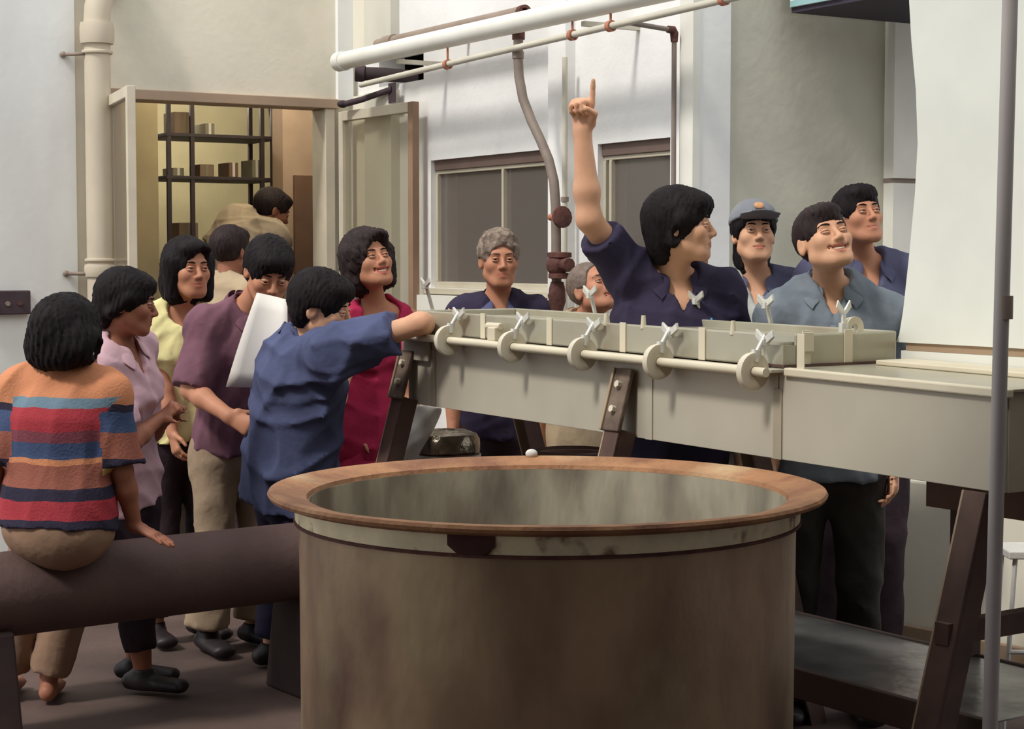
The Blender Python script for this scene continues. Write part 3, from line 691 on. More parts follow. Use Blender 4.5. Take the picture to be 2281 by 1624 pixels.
# ------------------------------------------------------------------ clutter under and behind the trough
q = P(995, 1000, 6.55)
t = thing('foil_lidded_pot', 'wrapped pot with crumpled shiny lid under the trough', 'pot', (q[0], q[1], 0))
def f(m):
    m.lathe([(.10, .0), (.115, .02), (.118, .76), (.11, .77)], A3(q[0], q[1], 0), n=28)
part('body', 'drum_brown', t, f, smooth='auto')
def f(m):
    rnd = random.Random(7); n = 30; prof = [(.112, .771), (.122, .775), (.124, .80), (.120, .82), (.112, .84), (.07, .852), (.002, .855)]
    vs = [A3(q[0] + math.cos(2 * math.pi * j / n) * (r + rnd.uniform(-.004, .004)), q[1] + math.sin(2 * math.pi * j / n) * (r + rnd.uniform(-.004, .004)), z + rnd.uniform(-.003, .003)) for r, z in prof for j in range(n)]
    m.add(vs, [(i * n + j, i * n + (j + 1) % n, (i + 1) * n + (j + 1) % n, (i + 1) * n + j) for i in range(len(prof) - 1) for j in range(n)])
part('lid', 'foil', t, f, smooth='auto')
part('rim_band', 'clamp_steel', t, lambda m: m.lathe([(.1185, .735), (.126, .735), (.126, .765), (.1185, .765)], A3(q[0], q[1], 0), n=28, close=True), smooth='auto')
# pale sacking hanging from the trough's end
q0 = [P(925, 905, 6.42), P(990, 912, 6.42), P(968, 975, 6.44), P(905, 965, 6.40), P(948, 1000, 6.42), P(890, 1065, 6.38), P(930, 1065, 6.42)]
def f(m):
    L_ = [(922, 900, 6.46), (918, 930, 6.44), (912, 960, 6.42), (898, 985, 6.40), (890, 1010, 6.40), (884, 1040, 6.40), (880, 1090, 6.40)]
    R_ = [(985, 905, 6.5), (975, 930, 6.5), (962, 958, 6.48), (945, 985, 6.44), (928, 1010, 6.42), (920, 1045, 6.42), (920, 1090, 6.42)]
    k = 6; vs = []
    for i in range(len(L_)):
        a, b = P(*L_[i]), P(*R_[i])
        for j in range(k + 1):
            s_ = j / k; vs.append(a * (1 - s_) + b * s_ - A3(0, .03 * math.sin(math.pi * s_) + .012 * math.sin(3 * i + 9 * s_), 0))
    m.add(vs, [(i * (k + 1) + j, (i + 1) * (k + 1) + j, (i + 1) * (k + 1) + j + 1, i * (k + 1) + j + 1) for i in range(len(L_) - 1) for j in range(k)])
o = part('cloth_sack', 'bag_white', None, f, smooth=True)
tag(o, 'crumpled white cloth sack hanging under the left end of the trough', 'sack')
sm = o.modifiers.new('thick', 'SOLIDIFY'); sm.thickness = .012; o.modifiers.new('sub', 'SUBSURF').levels = 1
q = P(1275, 1000, 6.25)
t = thing('brown_drum', 'tall brown drum standing behind the vat under the trough', 'drum', (q[0], q[1], 0))
part('body', 'drum_brown', t, lambda m: m.lathe([(.125, 0), (.13, .01), (.13, .80), (.118, .80), (.118, .03)], A3(q[0], q[1], 0), n=32), smooth='auto')
for z in (.28, .55, .80): part('hoop', 'leg_brown', t, lambda m: m.lathe([(.1295, z - .012), (.136, z - .008), (.136, z + .008), (.1295, z + .012)], A3(q[0], q[1], 0), n=32, close=True), smooth='auto')
# pale plinth by the back wall, and a tilted metal sheet on a dark skid at the right
def f(m):
    a, b = P(1985, 1272, 7.0), P(2230, 1330, 6.6); a[2] = b[2] = 0; e = nrm(b - a); n = np.cross(Z, e)
    m.hexa([a - e * .3, b + e * .6, b + e * .6 + n * .5, a + n * .5 - e * .3] + [p + Z * .0 + Z * .62 for p in (a - e * .3, b + e * .6, b + e * .6 + n * .5, a + n * .5 - e * .3)])
t = thing('concrete_plinth', 'pale concrete plinth on the floor behind the machine legs', 'plinth', P(2100, 1290, 7.0) * A3(1, 1, 0))
part('block', 'pale_concrete', t, f, bevel=.01)
def f(m):
    a, b = P(1985, 1285, 6.98), P(2230, 1345, 6.58); a[2] = b[2] = 0; e = nrm(b - a); n = np.cross(Z, e)
    m.hexa([p for p in (a - e * .3 - n * .03, b + e * .6 - n * .03, b + e * .6 - n * .002, a - e * .3 - n * .002)] + [p + Z * .06 for p in (a - e * .3 - n * .03, b + e * .6 - n * .03, b + e * .6 - n * .002, a - e * .3 - n * .002)])
part('skirting', 'housing_band', t, f, bevel=.004)
ZS = .40
o = part('lower_shelf', 'sheet_metal', tr, lambda m: tbox(m, 1.0, 2.63, .02, .52, ZS - .004, ZS))
part('shelf_edge', 'sheet_edge', o, lambda m: tbox(m, 1.0, 2.64, .0, .0195, ZS - .075, ZS + .004), bevel=.003)
part('shelf_edge', 'sheet_edge', o, lambda m: tbox(m, 1.0, 2.64, .5205, .54, ZS - .06, ZS + .004), bevel=.003)
for q in (1.27, 2.6): part('shelf_bearer', 'leg_brown', o, lambda m: tbox(m, q - .02, q + .02, -.24, .66, ZS - .11, ZS - .076))
q = P(2262, 1270, 5.6)
t = thing('wire_stand', 'small white wire stand at the right edge under the white housing', 'stand', (q[0], q[1], 0))
for dx, dy in ((-.03, -.05), (.12, -.05), (-.03, .1), (.12, .1)):
    part('leg', 'bag_white', t, lambda m: m.tube([A3(q[0] + dx * 1.5, q[1] + dy, 0), A3(q[0] + dx * .5, q[1] + dy, .55)], .008, 8), smooth='auto')
part('top', 'bag_white', t, lambda m: m.box((q[0] - .04, q[1] - .07, .545), (q[0] + .1, q[1] + .12, .57)), bevel=.004)
part('brace', 'bag_white', t, lambda m: m.tube([A3(q[0] - .035, q[1] - .05, .25), A3(q[0] + .14, q[1] - .05, .25)], .008, 8), smooth='auto')
# ------------------------------------------------------------------ people: smooth-blended solids turned into one surface
def surfnet(xs, ys, zs, F):
    nx, ny, nz = F.shape
    ins = F < 0
    cnt = np.zeros((nx - 1, ny - 1, nz - 1), np.int8)
    for dx in (0, 1):
        for dy in (0, 1):
            for dz in (0, 1): cnt += ins[dx:nx - 1 + dx, dy:ny - 1 + dy, dz:nz - 1 + dz]
    act = (cnt > 0) & (cnt < 8)
    I, J, K = np.nonzero(act); n = len(I)
    idx = np.full(act.shape, -1, np.int64); idx[I, J, K] = np.arange(n)
    acc = np.zeros((n, 3)); num = np.zeros(n)
    ax = (xs, ys, zs); base = (I, J, K)
    cor = [(a, b, c) for a in (0, 1) for b in (0, 1) for c in (0, 1)]
    for c0 in cor:
        for d in range(3):
            if c0[d]: continue
            c1 = list(c0); c1[d] = 1
            v0 = F[I + c0[0], J + c0[1], K + c0[2]]; v1 = F[I + c1[0], J + c1[1], K + c1[2]]
            m = (v0 < 0) != (v1 < 0)
            if not m.any(): continue
            t = v0[m] / (v0[m] - v1[m])
            for e in range(3):
                p0 = ax[e][base[e][m] + c0[e]]
                acc[m, e] += (p0 + t * (ax[e][base[e][m] + 1] - p0)) if e == d else p0
            num[m] += 1
    verts = acc / num[:, None]
    quads = []
    def q(a, b, c, d, flip):
        r = np.stack([a, b, c, d], 1); r[flip] = r[flip][:, ::-1]; quads.append(r)
    A, B = ins[:-1, 1:-1, 1:-1], ins[1:, 1:-1, 1:-1]
    i, j, k = np.nonzero(A != B); j += 1; k += 1
    q(idx[i, j - 1, k - 1], idx[i, j, k - 1], idx[i, j, k], idx[i, j - 1, k], ~ins[i, j, k])
    A, B = ins[1:-1, :-1, 1:-1], ins[1:-1, 1:, 1:-1]
    i, j, k = np.nonzero(A != B); i += 1; k += 1
    q(idx[i - 1, j, k - 1], idx[i - 1, j, k], idx[i, j, k], idx[i, j, k - 1], ~ins[i, j, k])
    A, B = ins[1:-1, 1:-1, :-1], ins[1:-1, 1:-1, 1:]
    i, j, k = np.nonzero(A != B); i += 1; j += 1
    q(idx[i - 1, j - 1, k], idx[i, j - 1, k], idx[i, j, k], idx[i - 1, j, k], ~ins[i, j, k])
    return verts, np.concatenate(quads)

def axis(lo, hi, h, bands=()):
    out = [lo]
    while out[-1] < hi:
        x = out[-1]; s = h
        for c, r, hh in bands:
            if abs(x - c) < r: s = min(s, hh)
        out.append(x + s)
    return np.array(out, dtype=np.float32)

class Field:
    def __init__(s, lo, hi, h, bands=()):
        s.ax = [axis(lo[d], hi[d], h, [(c[d], r, hh) for c, r, hh in bands]) for d in range(3)]
        s.V = np.full([len(a) for a in s.ax], .5, np.float32)
    def blk(s, lo, hi):
        sl = []
        for d in range(3):
            i0 = max(0, np.searchsorted(s.ax[d], lo[d]) - 1); i1 = min(len(s.ax[d]), np.searchsorted(s.ax[d], hi[d]) + 1)
            if i1 <= i0: return None
            sl.append(slice(i0, i1))
        return tuple(sl)
    def op(s, fn, lo, hi, k=.012, sub=False):
        sl = s.blk(np.asarray(lo) - k - .03, np.asarray(hi) + k + .03)
        if sl is None: return
        X = s.ax[0][sl[0]][:, None, None]; Yy = s.ax[1][sl[1]][None, :, None]; Zz = s.ax[2][sl[2]][None, None, :]
        d = fn(X, Yy, Zz); v = s.V[sl]
        if sub:
            d = -d; h = np.clip(.5 - .5 * (v - d) / k, 0, 1); s.V[sl] = v * (1 - h) + d * h + k * h * (1 - h)
        else:
            h = np.clip(.5 + .5 * (v - d) / k, 0, 1); s.V[sl] = v * (1 - h) + d * h - k * h * (1 - h)
    def cone(s, a, b, ra, rb, k=.012, sub=False, flat=False):
        a = np.asarray(a, float); b = np.asarray(b, float); ab_ = b - a; L2 = float(ab_ @ ab_) + 1e-12; L = math.sqrt(L2)
        def fn(X, Yy, Zz):
            x, y, z = X - a[0], Yy - a[1], Zz - a[2]
            hh = (x * ab_[0] + y * ab_[1] + z * ab_[2]) / L2; t = np.clip(hh, 0, 1)
            d = np.sqrt((x - t * ab_[0]) ** 2 + (y - t * ab_[1]) ** 2 + (z - t * ab_[2]) ** 2) - (ra + (rb - ra) * t)
            return np.maximum(d, (hh - 1) * L) if flat else d
        r = max(ra, rb); s.op(fn, np.minimum(a, b) - r, np.maximum(a, b) + r, k, sub)
    def ball(s, c, r, k=.012, sub=False): s.cone(c, np.asarray(c, float) + A3(0, 0, 1e-4), r, r, k, sub)
    def ell(s, c, r, R, k=.012, sub=False):
        c = np.asarray(c, float); r = np.asarray(r, float)
        def fn(X, Yy, Zz):
            x, y, z = X - c[0], Yy - c[1], Zz - c[2]
            l = [(R[0, i] * x + R[1, i] * y + R[2, i] * z) for i in range(3)]
            k0 = np.sqrt(sum((l[i] / r[i]) ** 2 for i in range(3))); k1 = np.sqrt(sum((l[i] / r[i] ** 2) ** 2 for i in range(3))) + 1e-9
            return k0 * (k0 - 1) / k1
        e = np.sqrt(((R * r) ** 2).sum(1)); s.op(fn, c - e, c + e, k, sub)
    def ellseg(s, a, b, w0, d0, w1, d1, front, k=.03, flat=0):
        """tapered tube of elliptic section; half-width w, half-depth d towards 'front'"""
        a = np.asarray(a, float); b = np.asarray(b, float); L = np.linalg.norm(b - a); e = (b - a) / L
        f = nrm(front - e * np.dot(front, e)); r = np.cross(e, f)
        def fn(X, Yy, Zz):
            x, y, z = X - a[0], Yy - a[1], Zz - a[2]
            h = x * e[0] + y * e[1] + z * e[2]; t = np.clip(h / L, 0, 1); ex = h - t * L
            p = x * r[0] + y * r[1] + z * r[2]; q = x * f[0] + y * f[1] + z * f[2]
            w = w0 + (w1 - w0) * t; d = d0 + (d1 - d0) * t; mn = np.minimum(w, d)
            v = (np.sqrt((p / w) ** 2 + (q / d) ** 2 + (ex / mn) ** 2) - 1) * mn
            if flat & 1: v = np.maximum(v, -h)
            if flat & 2: v = np.maximum(v, h - L)
            return v
        m = max(w0, w1, d0, d1); s.op(fn, np.minimum(a, b) - m, np.maximum(a, b) + m, k)
    def cut_plane(s, p, n, k=.004):            # removes what lies on the side n points to
        p = np.asarray(p, float)
        X = s.ax[0][:, None, None]; Yy = s.ax[1][None, :, None]; Zz = s.ax[2][None, None, :]
        s.V = np.maximum(s.V, (X - p[0]) * n[0] + (Yy - p[1]) * n[1] + (Zz - p[2]) * n[2]).astype(np.float32)
    def disp(s, fn):
        X = s.ax[0][:, None, None]; Yy = s.ax[1][None, :, None]; Zz = s.ax[2][None, None, :]
        m = np.abs(s.V) < .05
        s.V = np.where(m, s.V + fn(X, Yy, Zz), s.V).astype(np.float32)
    def mesh(s, name, mats, parent, pick=None, xf=None, smooth_it=0):
        V_ = s.V; V_[0] = V_[-1] = .5; V_[:, 0] = V_[:, -1] = .5; V_[:, :, 0] = V_[:, :, -1] = .5
        vs, qs = surfnet(*s.ax, V_)
        for _ in range(smooth_it):
            ac = np.zeros_like(vs); ct = np.zeros(len(vs))
            for a_, b_ in ((0, 1), (1, 2), (2, 3), (3, 0)):
                for u_, w_ in ((a_, b_), (b_, a_)):
                    np.add.at(ac, qs[:, u_], vs[qs[:, w_]]); np.add.at(ct, qs[:, u_], 1)
            vs = vs * .5 + .5 * ac / ct[:, None]
        if xf is not None: vs = xf(vs)
        me = bpy.data.meshes.new(name)
        w = vs - root_loc(parent)
        me.vertices.add(len(w)); me.vertices.foreach_set('co', w.astype(np.float32).ravel())
        me.loops.add(qs.size); me.loops.foreach_set('vertex_index', qs.astype(np.int32).ravel())
        me.polygons.add(len(qs)); me.polygons.foreach_set('loop_start', np.arange(0, qs.size, 4, dtype=np.int32))
        for m in (mats if isinstance(mats, (list, tuple)) else [mats]): me.materials.append(MAT[m])
        if pick is not None: me.polygons.foreach_set('material_index', pick(vs[qs].mean(1)).astype(np.int32))
        me.update(calc_edges=True); me.shade_smooth()
        ob = bpy.data.objects.new(name, me); COL.objects.link(ob); ob.parent = parent
        return ob

def skinmat(n, c, blush):
    mat(n, c, .55, var=.06, scale=14, spec=.3); mix_stain(n, blush, 9, .5, .8, (1, 1, 1), .35)
skinmat('skin_light', (208, 158, 126), (190, 126, 98)); skinmat('skin_tan', (184, 128, 99), (162, 100, 76)); skinmat('skin_brown', (154, 100, 77), (132, 78, 62))
mat('lip_rose', (184, 116, 92), .5, var=.06); mat('lip_red', (176, 92, 78), .5, var=.06); mat('lip_dark', (146, 86, 66), .5, var=.06)
mat('eye_white', (186, 170, 156), .25, var=.01); mat('iris', (34, 24, 22), .2, var=.05); mat('teeth', (222, 212, 192), .3, var=.02)
mat('hair_black', (26, 20, 22), .7, var=.3, scale=40, bump=.08, bscale=70, stretch=(1, 1, .25), spec=.15)
mat('hair_brown', (40, 28, 28), .7, var=.3, scale=40, bump=.25, bscale=60, stretch=(1, 1, .3), spec=.25)
mat('hair_grey', (150, 132, 116), .7, var=.3, scale=45, bump=.6, bscale=70, rgb2=(96, 82, 74))
mat('hair_thin_grey', (112, 96, 86), .7, var=.25, scale=45, bump=.4, bscale=70)
def cloth(n, c, var=.12, rough=.85, sc=5): mat(n, c, rough, var=var, scale=sc, bump=.7, bscale=13, spec=.15)
cloth('navy', (52, 46, 66)); cloth('navy_light', (82, 84, 116), .2); cloth('blue_shirt', (76, 82, 112), .2, sc=4); cloth('grey_blue', (112, 120, 128), .14)
cloth('pale_grey', (168, 168, 162)); cloth('dark_inner', (52, 40, 46)); cloth('purple', (112, 78, 90), .16); cloth('yellow', (232, 222, 160), .05)
cloth('pink', (206, 170, 178), .08); cloth('magenta', (170, 44, 78), .12); cloth('beige', (150, 130, 108), .14); cloth('tan_skirt', (142, 114, 94), .14)
cloth('dark_trousers', (54, 42, 48), .2); cloth('dark_green_trousers', (54, 50, 46), .2); cloth('slate', (84, 84, 108), .14); cloth('doorway_grey', (172, 154, 132), .08)
cloth('cap_grey', (128, 130, 136), .15); cloth('beige_shirt', (176, 156, 128), .1); cloth('navy_trousers', (46, 42, 62), .15); cloth('cream_trousers', (150, 118, 106), .1)
mat('shoe_black', (40, 32, 34), .5, var=.1); mat('cap_badge', (190, 140, 100), .7, var=.15, scale=40); mat('pen_blue', (60, 140, 180), .4, var=.02)
mat('button', (190, 186, 180), .4, var=.02); mat('button_dark', (44, 40, 48), .5, var=.02); mat('necklace', (196, 158, 120), .3, metal=.6, var=.2, scale=60)

def stripes(name, spec, z_of=None):
    """knitted horizontal stripes: list of (z_top, colour) from the top down, in object z"""
    m = bpy.data.materials.new(name); m.use_nodes = True; nt = m.node_tree; N = nt.nodes; L = nt.links
    p = N['Principled BSDF']; p.inputs['Roughness'].default_value = .9; p.inputs['Specular IOR Level'].default_value = .1
    tc = N.new('ShaderNodeTexCoord'); sp = N.new('ShaderNodeSeparateXYZ'); L.new(tc.outputs['Object'], sp.inputs[0])
    nz = N.new('ShaderNodeTexNoise'); nz.inputs['Scale'].default_value = 9; L.new(tc.outputs['Object'], nz.inputs['Vector'])
    ma = N.new('ShaderNodeMath'); ma.operation = 'MULTIPLY_ADD'; L.new(nz.outputs[0], ma.inputs[0]); ma.inputs[1].default_value = .025; L.new(sp.outputs[2], ma.inputs[2])
    z0, z1 = spec[-1][0] - .3, spec[0][0] + .1
    mr = N.new('ShaderNodeMapRange'); mr.inputs[1].default_value = z0 + .0125; mr.inputs[2].default_value = z1 + .0125; L.new(ma.outputs[0], mr.inputs[0])
    rp = N.new('ShaderNodeValToRGB'); rp.color_ramp.interpolation = 'CONSTANT'; L.new(mr.outputs[0], rp.inputs[0])
    e = rp.color_ramp.elements
    low = list(reversed(spec))            # from the bottom up: colour applies up to its z_top
    e[0].position = 0; e[0].color = (*lin(low[0][1]), 1); e[1].position = (low[0][0] - z0) / (z1 - z0); e[1].color = (*lin(low[1][1]), 1)
    for i in range(2, len(low)):
        q = e.new((low[i - 1][0] - z0) / (z1 - z0)); q.color = (*lin(low[i][1]), 1)
    wv = N.new('ShaderNodeTexNoise'); wv.inputs['Scale'].default_value = 120; L.new(tc.outputs['Object'], wv.inputs['Vector'])
    bp = N.new('ShaderNodeBump'); bp.inputs['Strength'].default_value = .5; bp.inputs['Distance'].default_value = .004; L.new(wv.outputs[0], bp.inputs['Height']); L.new(bp.outputs[0], p.inputs['Normal'])
    L.new(rp.outputs[0], p.inputs['Base Color']); MAT[name] = m

def mouth_of(o):                       # half-width, corner lift, opening
    return {'smile': (.031, .009, .0125), 'open': (.021, -.001, .014), 'soft': (.026, .002, .0)}.get(o.get('mouth', ''), (.0235, -.001, .0))

def head_solid(F, H, R, s, o):
    w = o.get('face_w', 1.0); q = lambda x, y, z: H + R @ (A3(x * w, y, z) * s)
    F.ell(q(0, .014, .030), A3(.074 * w, .093, .085) * s, R, .01)
    F.ell(q(0, -.022, -.040), A3(.064 * w, .064, .072) * s, R, .030 * s)
    F.cone(q(-.018, -.066, -.096), q(.018, -.066, -.096), .020 * s, .020 * s, .028 * s)       # chin
    for x in (-1, 1):
        F.cone(q(x * .050, .0, -.058), q(x * .030, -.050, -.084), .018 * s, .017 * s, .026 * s)  # jaw line
        F.ball(q(x * .038, -.058, -.022), .026 * s, .022 * s)                                  # cheekbone
    F.cone(q(-.034, -.073, .024), q(.034, -.073, .024), .012 * s, .012 * s, .018 * s)          # brow
    for x in (-1, 1): F.ball(q(x * .031, -.1005, .000), .0150 * s, .014 * s, sub=True)          # eye sockets
    F.cone(q(0, -.083, .012), q(0, -.104, -.030), .0065 * s, .0105 * s, .010 * s)              # nose
    for x in (-1, 1): F.ball(q(x * .0115, -.096, -.034), .0085 * s, .007 * s)
    F.ell(q(0, -.066, -.058), A3(.034 * w, .024, .026) * s, R, .018 * s)        # muzzle
    wd, cv, gap = mouth_of(o)
    def arc(dz, dy, n=6): return [q(x * wd, -.0885 + dy + 15 * (x * wd) ** 2, -.0635 + dz * (1 - x * x) + cv * x * x) for x in np.linspace(-1, 1, n + 1)]
    if gap > .004:
        A_ = arc(-gap * .1, -.002)
        for i_ in range(len(A_) - 1): F.cone(A_[i_], A_[i_ + 1], gap * .62 * s, gap * .62 * s, .003, sub=True)
    lk = .002 if gap > .004 else .004
    up_, lw_ = arc(gap * .5 + .0046, -.001), arc(-gap * .5 - .0056, .0005)
    for L_, r_ in ((up_, .0040), (lw_, .0050)):
        for i_ in range(len(L_) - 1):
            e0, e1 = abs(i_ / 3 - 1), abs((i_ + 1) / 3 - 1); F.cone(L_[i_], L_[i_ + 1], r_ * (1 - .5 * e0) * s, r_ * (1 - .5 * e1) * s, lk)
    if gap <= .004:
        A_ = arc(0, -.0035)
        for i_ in range(len(A_) - 1): F.cone(A_[i_], A_[i_ + 1], .0016 * s, .0016 * s, .003, sub=True)
    for x in (-1, 1):                                                                           # ears
        Re = R @ Rz(x * rad(-20)) @ Rx(rad(8))
        F.ell(q(x * .0775, .012, -.006), A3(.0085, .019, .032) * s, Re, .007)
        F.ell(q(x * .086, .006, -.004), A3(.006, .010, .019) * s, Re, .005, sub=True)

def head_bits(t, H, R, s, o, hairmat):
    w = o.get('face_w', 1.0); q = lambda x, y, z: H + R @ (A3(x * w, y, z) * s)
    gz = o.get('gaze', (0, 0)); G = R @ Rz(rad(gz[0])) @ Rx(-rad(gz[1]))
    Rb = G @ Rx(math.pi / 2)                      # ball pole towards the face (-y)
    for x in (-1, 1):
        def f(m):
            n0 = len(m.f); m.ball(q(x * .031, -.0765, .0005), .0128 * s, Rb, 14, 12)
            for i in range(n0, len(m.f)):
                c = np.mean([m.v[j] for j in m.f[i]], axis=0) - q(x * .031, -.0765, .0005)
                if np.dot(nrm(c), G @ A3(0, -1, 0)) > .82: m.m[i] = 1
        part('eye', ['eye_white', 'iris'], t, f, smooth=True)
        sq = o.get('squint', .78)
        def f(m):                                # lids
            for z0, r in ((.0075 * sq, .0036), (-.0082 * sq, .0030)):
                pts = [q(x * .031 + dx, -.0765 - math.sqrt(max(0, .0145 ** 2 - dx * dx)) * .92 + .001, .0005 + z0 * (1 - (dx / .02) ** 2 * .9)) for dx in (-.0145, -.010, -.005, 0, .005, .010, .0145)]
                m.tube(pts, [r * s * .5, r * s, r * s, r * s, r * s, r * s, r * s * .5], 8)
        part('eyelid', o['skin'], t, f, smooth=True)
        bt = o.get('brow_t', 1.0)
        part('eyebrow', hairmat, t, lambda m: m.tube([q(x * .013, -.0885, .0225), q(x * .025, -.0885, .0255), q(x * .038, -.0835, .0255), q(x * .050, -.071, .0205)], [.0022 * s * bt, .0032 * s * bt, .0030 * s * bt, .0012 * s], 8), smooth=True)
    wd, cv, gap = mouth_of(o)
    if gap > .004 and o.get('teeth', True):
        part('teeth', 'teeth', t, lambda m: m.tube([q(x * wd * .86, -.0815 + 15 * (x * wd) ** 2, -.0628 - gap * .05 * (1 - x * x) + cv * x * x) for x in np.linspace(-1, 1, 9)], [gap * .42 * s * (1 - .35 * abs(x)) for x in np.linspace(-1, 1, 9)], 8), smooth=True)

def hair_mesh(t, H, R, s, style, hm, o):
    lo, hi = A3(-.17, -.20, -.27), A3(.17, .20, .19)
    F = Field(lo, hi, .0058); I = np.eye(3)
    c0 = A3(0, .018, .034)
    base = lambda tk, up=0: F.ell(c0 + A3(0, 0, up), A3(.076 + tk, .096 + tk, .086 + tk), I, .01)
    face = lambda z=0.0, w=0.0, y=0.0, k=.012: F.ell(A3(0, -.125 + y, -.050 + z), A3(.080 + w, .088, .105), I, k, sub=True)
    ear = lambda r=.034: [F.ell(A3(x * .088, -.004, -.030), A3(.040, r, .040), I, .008, sub=True) for x in (-1, 1)]
    und = lambda z=-.055, y=.0: F.op(lambda X, Yy, Zz: np.maximum(Zz - z, Yy - (y + .5)) + 0 * X + 0 * Yy, lo, hi, .015, sub=True)
    strand, curl = .0022, 0.0
    if style == 'short':                      # neat side-parted cut
        base(.011, .001); F.ell(A3(0, -.055, .080), A3(.058, .042, .030), I, .03)
        face(-.004); ear(); und(-.075)
    elif style == 'full':                     # thick short cut clear of the ears
        base(.018, .0); F.ell(A3(0, .06, -.03), A3(.074, .046, .062), I, .03); F.ell(A3(0, -.060, .074), A3(.062, .042, .032), I, .03)
        face(-.006); ear(.032); und(-.092)
    elif style == 'bushy':                    # collar-length seventies cut, ears half covered
        base(.019, -.001); F.ell(A3(0, .07, -.04), A3(.076, .050, .085), I, .03); F.ell(A3(0, -.064, .070), A3(.066, .042, .034), I, .03)
        for x in (-1, 1): F.cone(A3(x * .078, -.012, .02), A3(x * .078, .02, -.05), .026, .020, .02)
        face(-.010, .0, .004); F.ell(A3(0, -.115, -.05), A3(.12, .085, .075), I, .012, sub=True); und(-.125)
        for x in (-1, 1): F.ell(A3(x * .098, -.002, -.028), A3(.022, .020, .030), I, .006, sub=True)
    elif style == 'bob':                      # chin-length bob with full sides
        base(.018, .000); F.ell(A3(0, .055, -.055), A3(.098, .062, .105), I, .03)
        for x in (-1, 1): F.cone(A3(x * .082, -.012, .03), A3(x * .078, -.006, -.105), .030, .028, .03)
        F.ell(A3(0, -.065, .078), A3(.066, .042, .034), I, .025)
        face(.006, -.010, .0); F.ell(A3(.03, -.12, .03), A3(.05, .07, .05), I, .012, sub=True); und(-.150)
    elif style == 'wavy':                     # jaw-length wavy hair swept off the face
        base(.026, .006)
        for x in (-1, 1): F.cone(A3(x * .092, .0, .04), A3(x * .086, .022, -.075), .034, .030, .03)
        F.ell(A3(0, .060, -.040), A3(.098, .060, .095), I, .03); F.ell(A3(.01, -.062, .085), A3(.066, .046, .030), I, .02)
        face(.010, -.008); F.ell(A3(.02, -.12, .03), A3(.055, .07, .05), I, .012, sub=True); und(-.12); strand = .003; curl = .003
    elif style == 'tied':                     # smooth hair drawn back over the ears to a low knot
        base(.015, .000); F.ell(A3(0, .085, -.045), A3(.058, .045, .062), I, .03); F.ell(A3(0, -.05, .075), A3(.06, .045, .03), I, .03)
        for x in (-1, 1): F.cone(A3(x * .078, -.01, .02), A3(x * .070, .05, -.04), .020, .022, .02)
        face(-.004, .0); und(-.105)
    elif style == 'mop':                      # thick rounded mop seen from behind
        base(.020, -.004); F.ell(A3(0, .066, -.035), A3(.104, .056, .075), I, .03)
        for x in (-1, 1): F.ell(A3(x * .085, .02, -.02), A3(.036, .06, .06), I, .03)
        face(-.004, .0); und(-.098)
        for x in (-1, 1): F.ell(A3(x * .118, -.014, -.04), A3(.03, .028, .036), I, .008, sub=True)
        strand = .003
    elif style == 'curly':                    # short curly
        base(.013, .006); F.ell(A3(0, -.030, .098), A3(.060, .050, .022), I, .02); face(.014, .002, .004); ear(.038); und(-.06); strand = .0; curl = .0045
    elif style == 'thin':                     # thinning, cropped, receding
        base(.0050); face(.030, .010, .022); ear(.036); und(-.06); strand = .0012
    elif style == 'undercap':                 # long at the nape under a cap
        base(.012); F.ell(A3(0, .062, -.075), A3(.074, .042, .090), I, .03); face(-.004); F.ell(A3(0, -.08, -.06), A3(.12, .085, .085), I, .012, sub=True); und(-.165)
        F.op(lambda X, Yy, Zz: .088 - Zz + 0 * X + 0 * Yy, lo, hi, .01, sub=True)
    ph = o.get('hair_seed', 1.3)
    def dn(X, Yy, Zz):
        th = np.arctan2(X, Yy - .0)
        r = 0
        if strand: r = strand * np.sin(34 * th + 4 * np.sin(22 * Zz + ph) + ph) * .6 + strand * .7 * np.sin(61 * th + 7 * np.sin(15 * Zz + 2 * ph)) + .5 * strand * np.sin(90 * Zz + 9 * np.sin(5 * th))
        if curl: r = r + curl * (np.sin(95 * X + ph) * np.sin(85 * Yy) * np.sin(90 * Zz) + .5 * np.sin(150 * X) * np.sin(140 * Yy + ph) * np.sin(145 * Zz))
        return r + 0 * X + 0 * Yy + 0 * Zz
    F.disp(dn)
    return F.mesh('hair', hm, t, xf=lambda v: H + (v * s) @ R.T)

